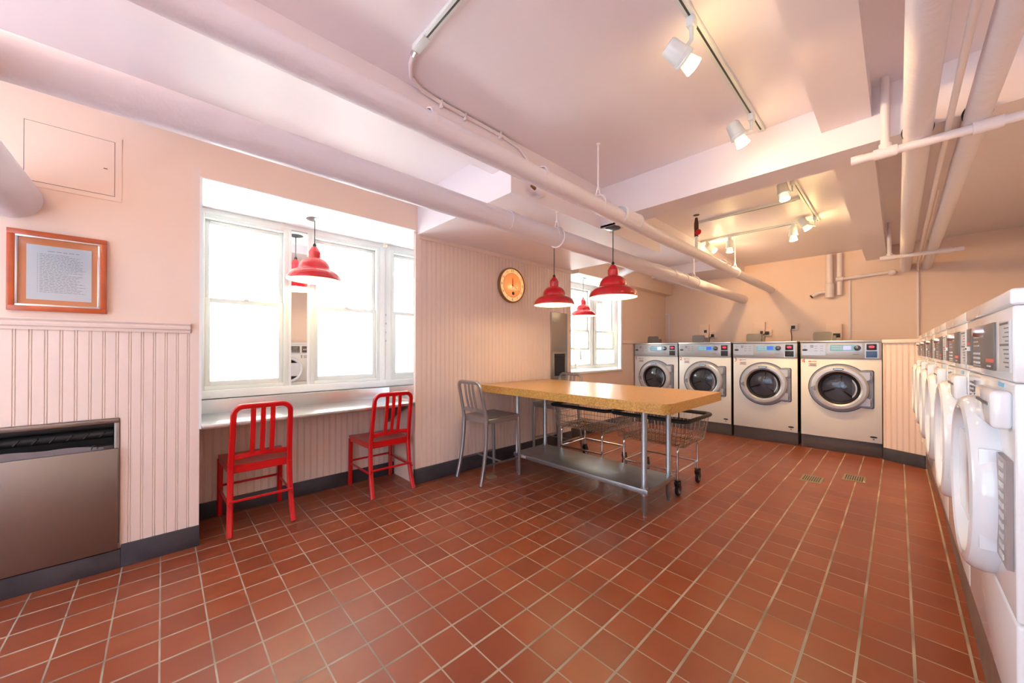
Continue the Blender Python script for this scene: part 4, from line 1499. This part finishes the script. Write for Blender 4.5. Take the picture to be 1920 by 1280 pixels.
# framed notice
fn = thing('framed_notice', 'framed typed notice with orange mat and orange-brown wooden frame', 'picture frame', (XW, -0.396, 1.645))
q = MB()
o_, i_ = rrect(-0.168, 0.168, -0.205, 0.205, 0.002, 1), None
for a, b, c, d_ in ((-0.168, 0.168, 0.180, 0.205), (-0.168, 0.168, -0.205, -0.180), (-0.168, -0.143, -0.180, 0.180), (0.143, 0.168, -0.180, 0.180)):
    q.box(0.0, 0.024, a, b, c, d_, 0.002)
q.build('wooden_frame', M['wood'], fn)
q = MB()
for a, b, c, d_ in ((-0.145, 0.145, 0.170, 0.181), (-0.145, 0.145, -0.181, -0.170), (-0.145, -0.134, -0.170, 0.170), (0.134, 0.145, -0.170, 0.170)):
    q.box(0.0, 0.020, a, b, c, d_, 0.002)
q.build('silver_fillet', M['silver'], fn)
MB().box(0.0, 0.010, -0.135, 0.135, -0.171, 0.171).build('mat_board', M['orange'], fn)
pp = MB().box(0.0, 0.012, -0.108, 0.112, -0.145, 0.137).build('notice_sheet', M['paper'], fn)
q = MB()
y = -0.04
for wd in (0.030, 0.022, 0.018, 0.024, 0.016):
    q.box(0.0118, 0.0126, y, y + wd * 0.8, 0.1085, 0.1105)
    y += wd * 0.8 + 0.005
for k in range(25):
    z = 0.092 - k * 0.0082
    q.box(0.0118, 0.0126, -0.074, -0.071, z, z + 0.0018)
    y = -0.066
    end = random.choice([0.085, 0.09, 0.08, 0.03, 0.07, 0.06])
    while y < end:
        wd = random.uniform(0.006, 0.018)
        q.box(0.0118, 0.0126, y, min(y + wd, end), z, z + 0.0018)
        y += wd + 0.003
q.build('typed_text', M['ink'], pp)
MB().box(0.0145, 0.0155, -0.135, 0.135, -0.171, 0.171).build('glazing', M['glass'], fn)

# recessed waste unit
wu = thing('waste_receptacle', 'recessed stainless steel waste receptacle with a slot opening in the near wall', 'waste bin', (XW, -0.59, 0))
q = MB()
W0, W1 = -0.41, 0.414
q.box(-0.012, 0.006, W0, W1, 0.826, 0.85, 0.002)
q.box(-0.012, 0.006, W0, W0 + 0.024, 0.14, 0.826, 0.002)
q.box(-0.012, 0.006, W1 - 0.02, W1, 0.14, 0.826, 0.002)
q.build('frame', M['dsteel'], wu)
q = MB()
q.box(-0.178, -0.172, W0, W1, 0.14, 0.83)
q.box(-0.175, -0.0, W0 + 0.022, W1 - 0.018, 0.826, 0.83)
q.box(-0.175, -0.0, W1 - 0.018, W1 - 0.014, 0.14, 0.83)
q.box(-0.175, -0.0, W0 + 0.014, W0 + 0.022, 0.14, 0.83)
q.build('recess_box', M['black'], wu)
dr = MB().box(0.006, 0.026, W0 + 0.004, W1 - 0.004, 0.112, 0.684, 0.004).build('door', M['dsteel'], wu)
MB().lathe([(0.0, 0), (0.045, 0.0), (0.045, 0.001), (0.0, 0.001)], (0.026, -0.03, 0.57), 'X', 40).build('blue_emblem', M['sign'], dr)
MB().box(-0.06, 0.004, W0 + 0.03, W1 - 0.022, 0.62, 0.700, 0.003).build('inner_bin', M['wside'], wu)
q = MB()
pts = []
for k in range(25):
    f = k / 24
    pts.append((W0 + 0.14 + (W1 - W0 - 0.2) * f, 0.700 + 0.018 * math.sin(PI * f) + 0.004 * math.sin(17 * f)))
q.prism(pts + [(W1 - 0.06, 0.65), (W0 + 0.14, 0.65)], 0.0, 0.006, 'YZ')
q.build('bin_liner', M['bag'], wu)
q = MB()
q.tube([(-0.12, W0 + 0.03, 0.755), (-0.12, W1 - 0.03, 0.755)], 0.028, 16)
for k in range(12):
    yy = W0 + 0.08 + k * 0.06
    q.tube([(-0.095, yy, 0.738), (-0.089, yy + 0.02, 0.765)], 0.004, 6)
q.build('roller', M['rubber'], wu)
q = MB()
for yy in (-0.13, 0.32):
    q.tube([(0.007, yy - 0.012, 0.689), (0.007, yy - 0.009, 0.705), (0.007, yy, 0.711), (0.007, yy + 0.009, 0.705), (0.007, yy + 0.012, 0.689)], 0.003, 6)
q.build('liner_clip', M['black'], wu)

# clock
ck = thing('wall_clock', 'round lit orange and cream wall clock on the beadboard wall', 'clock', (XW + 0.004, 2.885, 1.975))
MB().lathe([(0.0, 0.0), (0.190, 0.0), (0.199, 0.010), (0.200, 0.040), (0.194, 0.052), (0.186, 0.048), (0.184, 0.038)], (0, 0, 0), 'X', 60).build('case', M['brass2'] if 'brass2' in M else M['brass'], ck)
fc = MB().lathe([(0.0, 0.036), (0.186, 0.036), (0.186, 0.040), (0.0, 0.041)], (0, 0, 0), 'X', 60).build('dial', M['clockface'], ck)
MB().lathe([(0.0, 0.040), (0.134, 0.040), (0.134, 0.0425), (0.0, 0.0435)], (0, 0, 0), 'X', 48).build('orange_disc', M['clockorange'], ck)
MB().lathe([(0.134, 0.0425), (0.138, 0.0425), (0.138, 0.040), (0.134, 0.040)], (0, 0, 0), 'X', 48).build('dial_ring', M['brass'], ck)
for k in range(1, 13):
    a = math.radians(90 - 30 * k)
    dark = k in (12, 9, 6, 3)
    text('numeral', str(k), M['darkink'] if dark else M['redlabel'], ck, (0.0415, 0.161 * math.cos(a), 0.161 * math.sin(a)), (PI / 2, 0, PI / 2), 0.040 if dark else 0.034)
text('dial_word', 'CLEUS', M['clockface'], ck, (0.044, 0.004, -0.035), (PI / 2, 0, PI / 2), 0.060, 0.0012)
MB().lathe([(0.0, 0.0445), (0.020, 0.0445), (0.020, 0.042)], (0, 0.01, -0.092), 'X', 20).build('dial_emblem', M['darkink'], ck)
q = MB()
q.prism([(-0.004, -0.015), (0.004, -0.015), (0.006, 0.05), (0.0, 0.085), (-0.006, 0.05)], 0.047, 0.049, 'YZ')
hh = q.build('hour_hand', M['redink'], ck)
q = MB()
c_, s_ = math.cos(math.radians(-32)), math.sin(math.radians(-32))
q.prism([(-0.012 * c_ - 0.002 * s_, -0.012 * s_ + 0.002 * c_), (-0.012 * c_ + 0.002 * s_, -0.012 * s_ - 0.002 * c_), (0.125 * c_ + 0.0015 * s_, 0.125 * s_ - 0.0015 * c_), (0.125 * c_ - 0.0015 * s_, 0.125 * s_ + 0.0015 * c_)], 0.050, 0.0515, 'YZ')
q.build('minute_hand', M['darkink'], ck)
MB().lathe([(0.0, 0.054), (0.007, 0.053), (0.008, 0.044)], (0, 0, 0), 'X', 16).build('hand_pivot', M['brass'], ck)

# paper towel dispenser
td = thing('towel_dispenser', 'tall recessed stainless towel dispenser in the beadboard wall', 'towel dispenser', (XW, 3.77, 0.60))
MB().box(0.0, 0.010, -0.17, 0.17, 0.0, 1.125, 0.002).build('body', M['taupe'], td)
MB().box(0.008, 0.014, -0.165, 0.165, 0.62, 1.120, 0.002).build('upper_door', M['taupe'], td)
MB().lathe([(0.0, 0.019), (0.012, 0.018), (0.012, 0.012)], (0, -0.12, 1.0), 'X', 16).build('lock', M['steel'], td)
q = MB()
for a, b, c, d_ in ((-0.13, 0.13, 0.585, 0.60), (-0.13, 0.13, 0.28, 0.30), (-0.13, -0.11, 0.30, 0.585), (0.11, 0.13, 0.30, 0.585)):
    q.box(0.008, 0.020, a, b, c, d_, 0.002)
q.build('opening_frame', M['taupe'], td)
MB().box(0.009, 0.0125, -0.11, 0.11, 0.30, 0.585).build('opening', M['black'], td)
MB().tube([(0.014, -0.10, 0.56), (0.014, 0.10, 0.56)], 0.012, 12).build('paper_roll_bar', M['wside'], td)

# outlets, boxes, cables on the far wall
def wall_box(x, z, w_, h_, d_, label, cat, name, hole=None):
    t = thing(name, label, cat, (x, YF, z))
    MB().box(-w_ / 2, w_ / 2, -d_, 0, -h_ / 2, h_ / 2, 0.004).build('box', M['wall'], t)
    if hole:
        MB().box(hole[0], hole[1], -d_ - 0.006, -d_, hole[2], hole[3], 0.002).build('connector', M['black'], t)
    return t


wall_box(-2.44, 1.58, 0.155, 0.24, 0.06, 'peach electrical box on the wall behind washer two', 'electrical box', 'electrical_box', (0.0, 0.05, -0.03, 0.02))
wall_box(-1.59, 1.60, 0.17, 0.20, 0.06, 'peach electrical box on the wall behind washer three', 'electrical box', 'electrical_box', (0.02, 0.06, -0.10, -0.05))
wall_box(-0.65, 1.50, 0.18, 0.24, 0.06, 'peach electrical box on the wall behind washer four', 'electrical box', 'electrical_box', (-0.01, 0.07, -0.08, -0.02))


def outlet(x, z, pts, label):
    t = thing('wall_outlet', label, 'outlet', (x, YF, z))
    MB().box(-0.055, 0.055, -0.03, 0, -0.055, 0.055, 0.004).build('outlet_box', M['bead'], t)
    MB().box(-0.03, 0.02, -0.055, -0.03, -0.03, 0.02, 0.006).build('plug', M['black'], t)
    MB().tube(pts, 0.006, 8).build('cable', M['cord'], t)


outlet(-2.30, 1.50, [(0, -0.05, -0.01), (-0.03, -0.07, -0.03), (-0.05, -0.06, -0.07), (-0.06, -0.06, -0.14)], 'outlet with a black plug behind washer two')
outlet(-1.47, 1.52, [(0, -0.05, -0.01), (-0.04, -0.07, -0.02), (-0.07, -0.06, -0.06), (-0.08, -0.06, -0.16)], 'outlet with a black plug behind washer three')
outlet(-1.13, 1.60, [(-0.02, -0.05, 0.0), (-0.03, -0.06, -0.06), (-0.02, -0.06, -0.14), (-0.02, -0.06, -0.25)], 'outlet with a hanging black cable behind the right part of washer three')
hp = MB().box(XF, XF + 0.004, 6.60, 6.85, 1.62, 1.86).build('wall_hatch', M['wall'])
tag(hp, 'small flush painted hatch on the window-side wall beside washer one', 'hatch')

# floor drains and markers
def drain(x, y, label):
    t = thing('floor_drain', label, 'floor drain', (x, y, 0), 0, 'rectangular drains in the tile floor')
    q = MB()
    q.box(-0.08, 0.08, -0.115, 0.115, 0.0, 0.004, 0.001)
    q.build('plate', M['grout'], t)
    q = MB()
    for k in range(8):
        q.box(-0.062 + 0.0165 * k, -0.055 + 0.0165 * k, -0.09, 0.09, 0.004, 0.0048)
    q.build('slots', M['darkink'], t)
    return t


drain(-0.575, 4.52, 'rectangular floor drain grate in line with the gap of washers three and four')
drain(-0.295, 4.84, 'rectangular floor drain grate in front of washer four')
cv = MB().lathe([(0.0, 0.003), (0.05, 0.003), (0.055, 0.0)], (-2.74, 2.33, 0), 'Z', 24).build('floor_cleanout', M['grout'])
tag(cv, 'small round metal floor cap under the near silver stool', 'floor cap')

# ------------------------------------------------------------------ unseen warm lamps behind the camera, the second one added as fill
lamp('unseen_warm_lamp', 'POINT', (-1.72, -0.75, 2.46), 6, WARM, 0.08)
lamp('unseen_warm_lamp', 'POINT', (-0.6, -1.2, 2.45), 6, WARM, 0.08)  # added fill light, stands for no known fixture
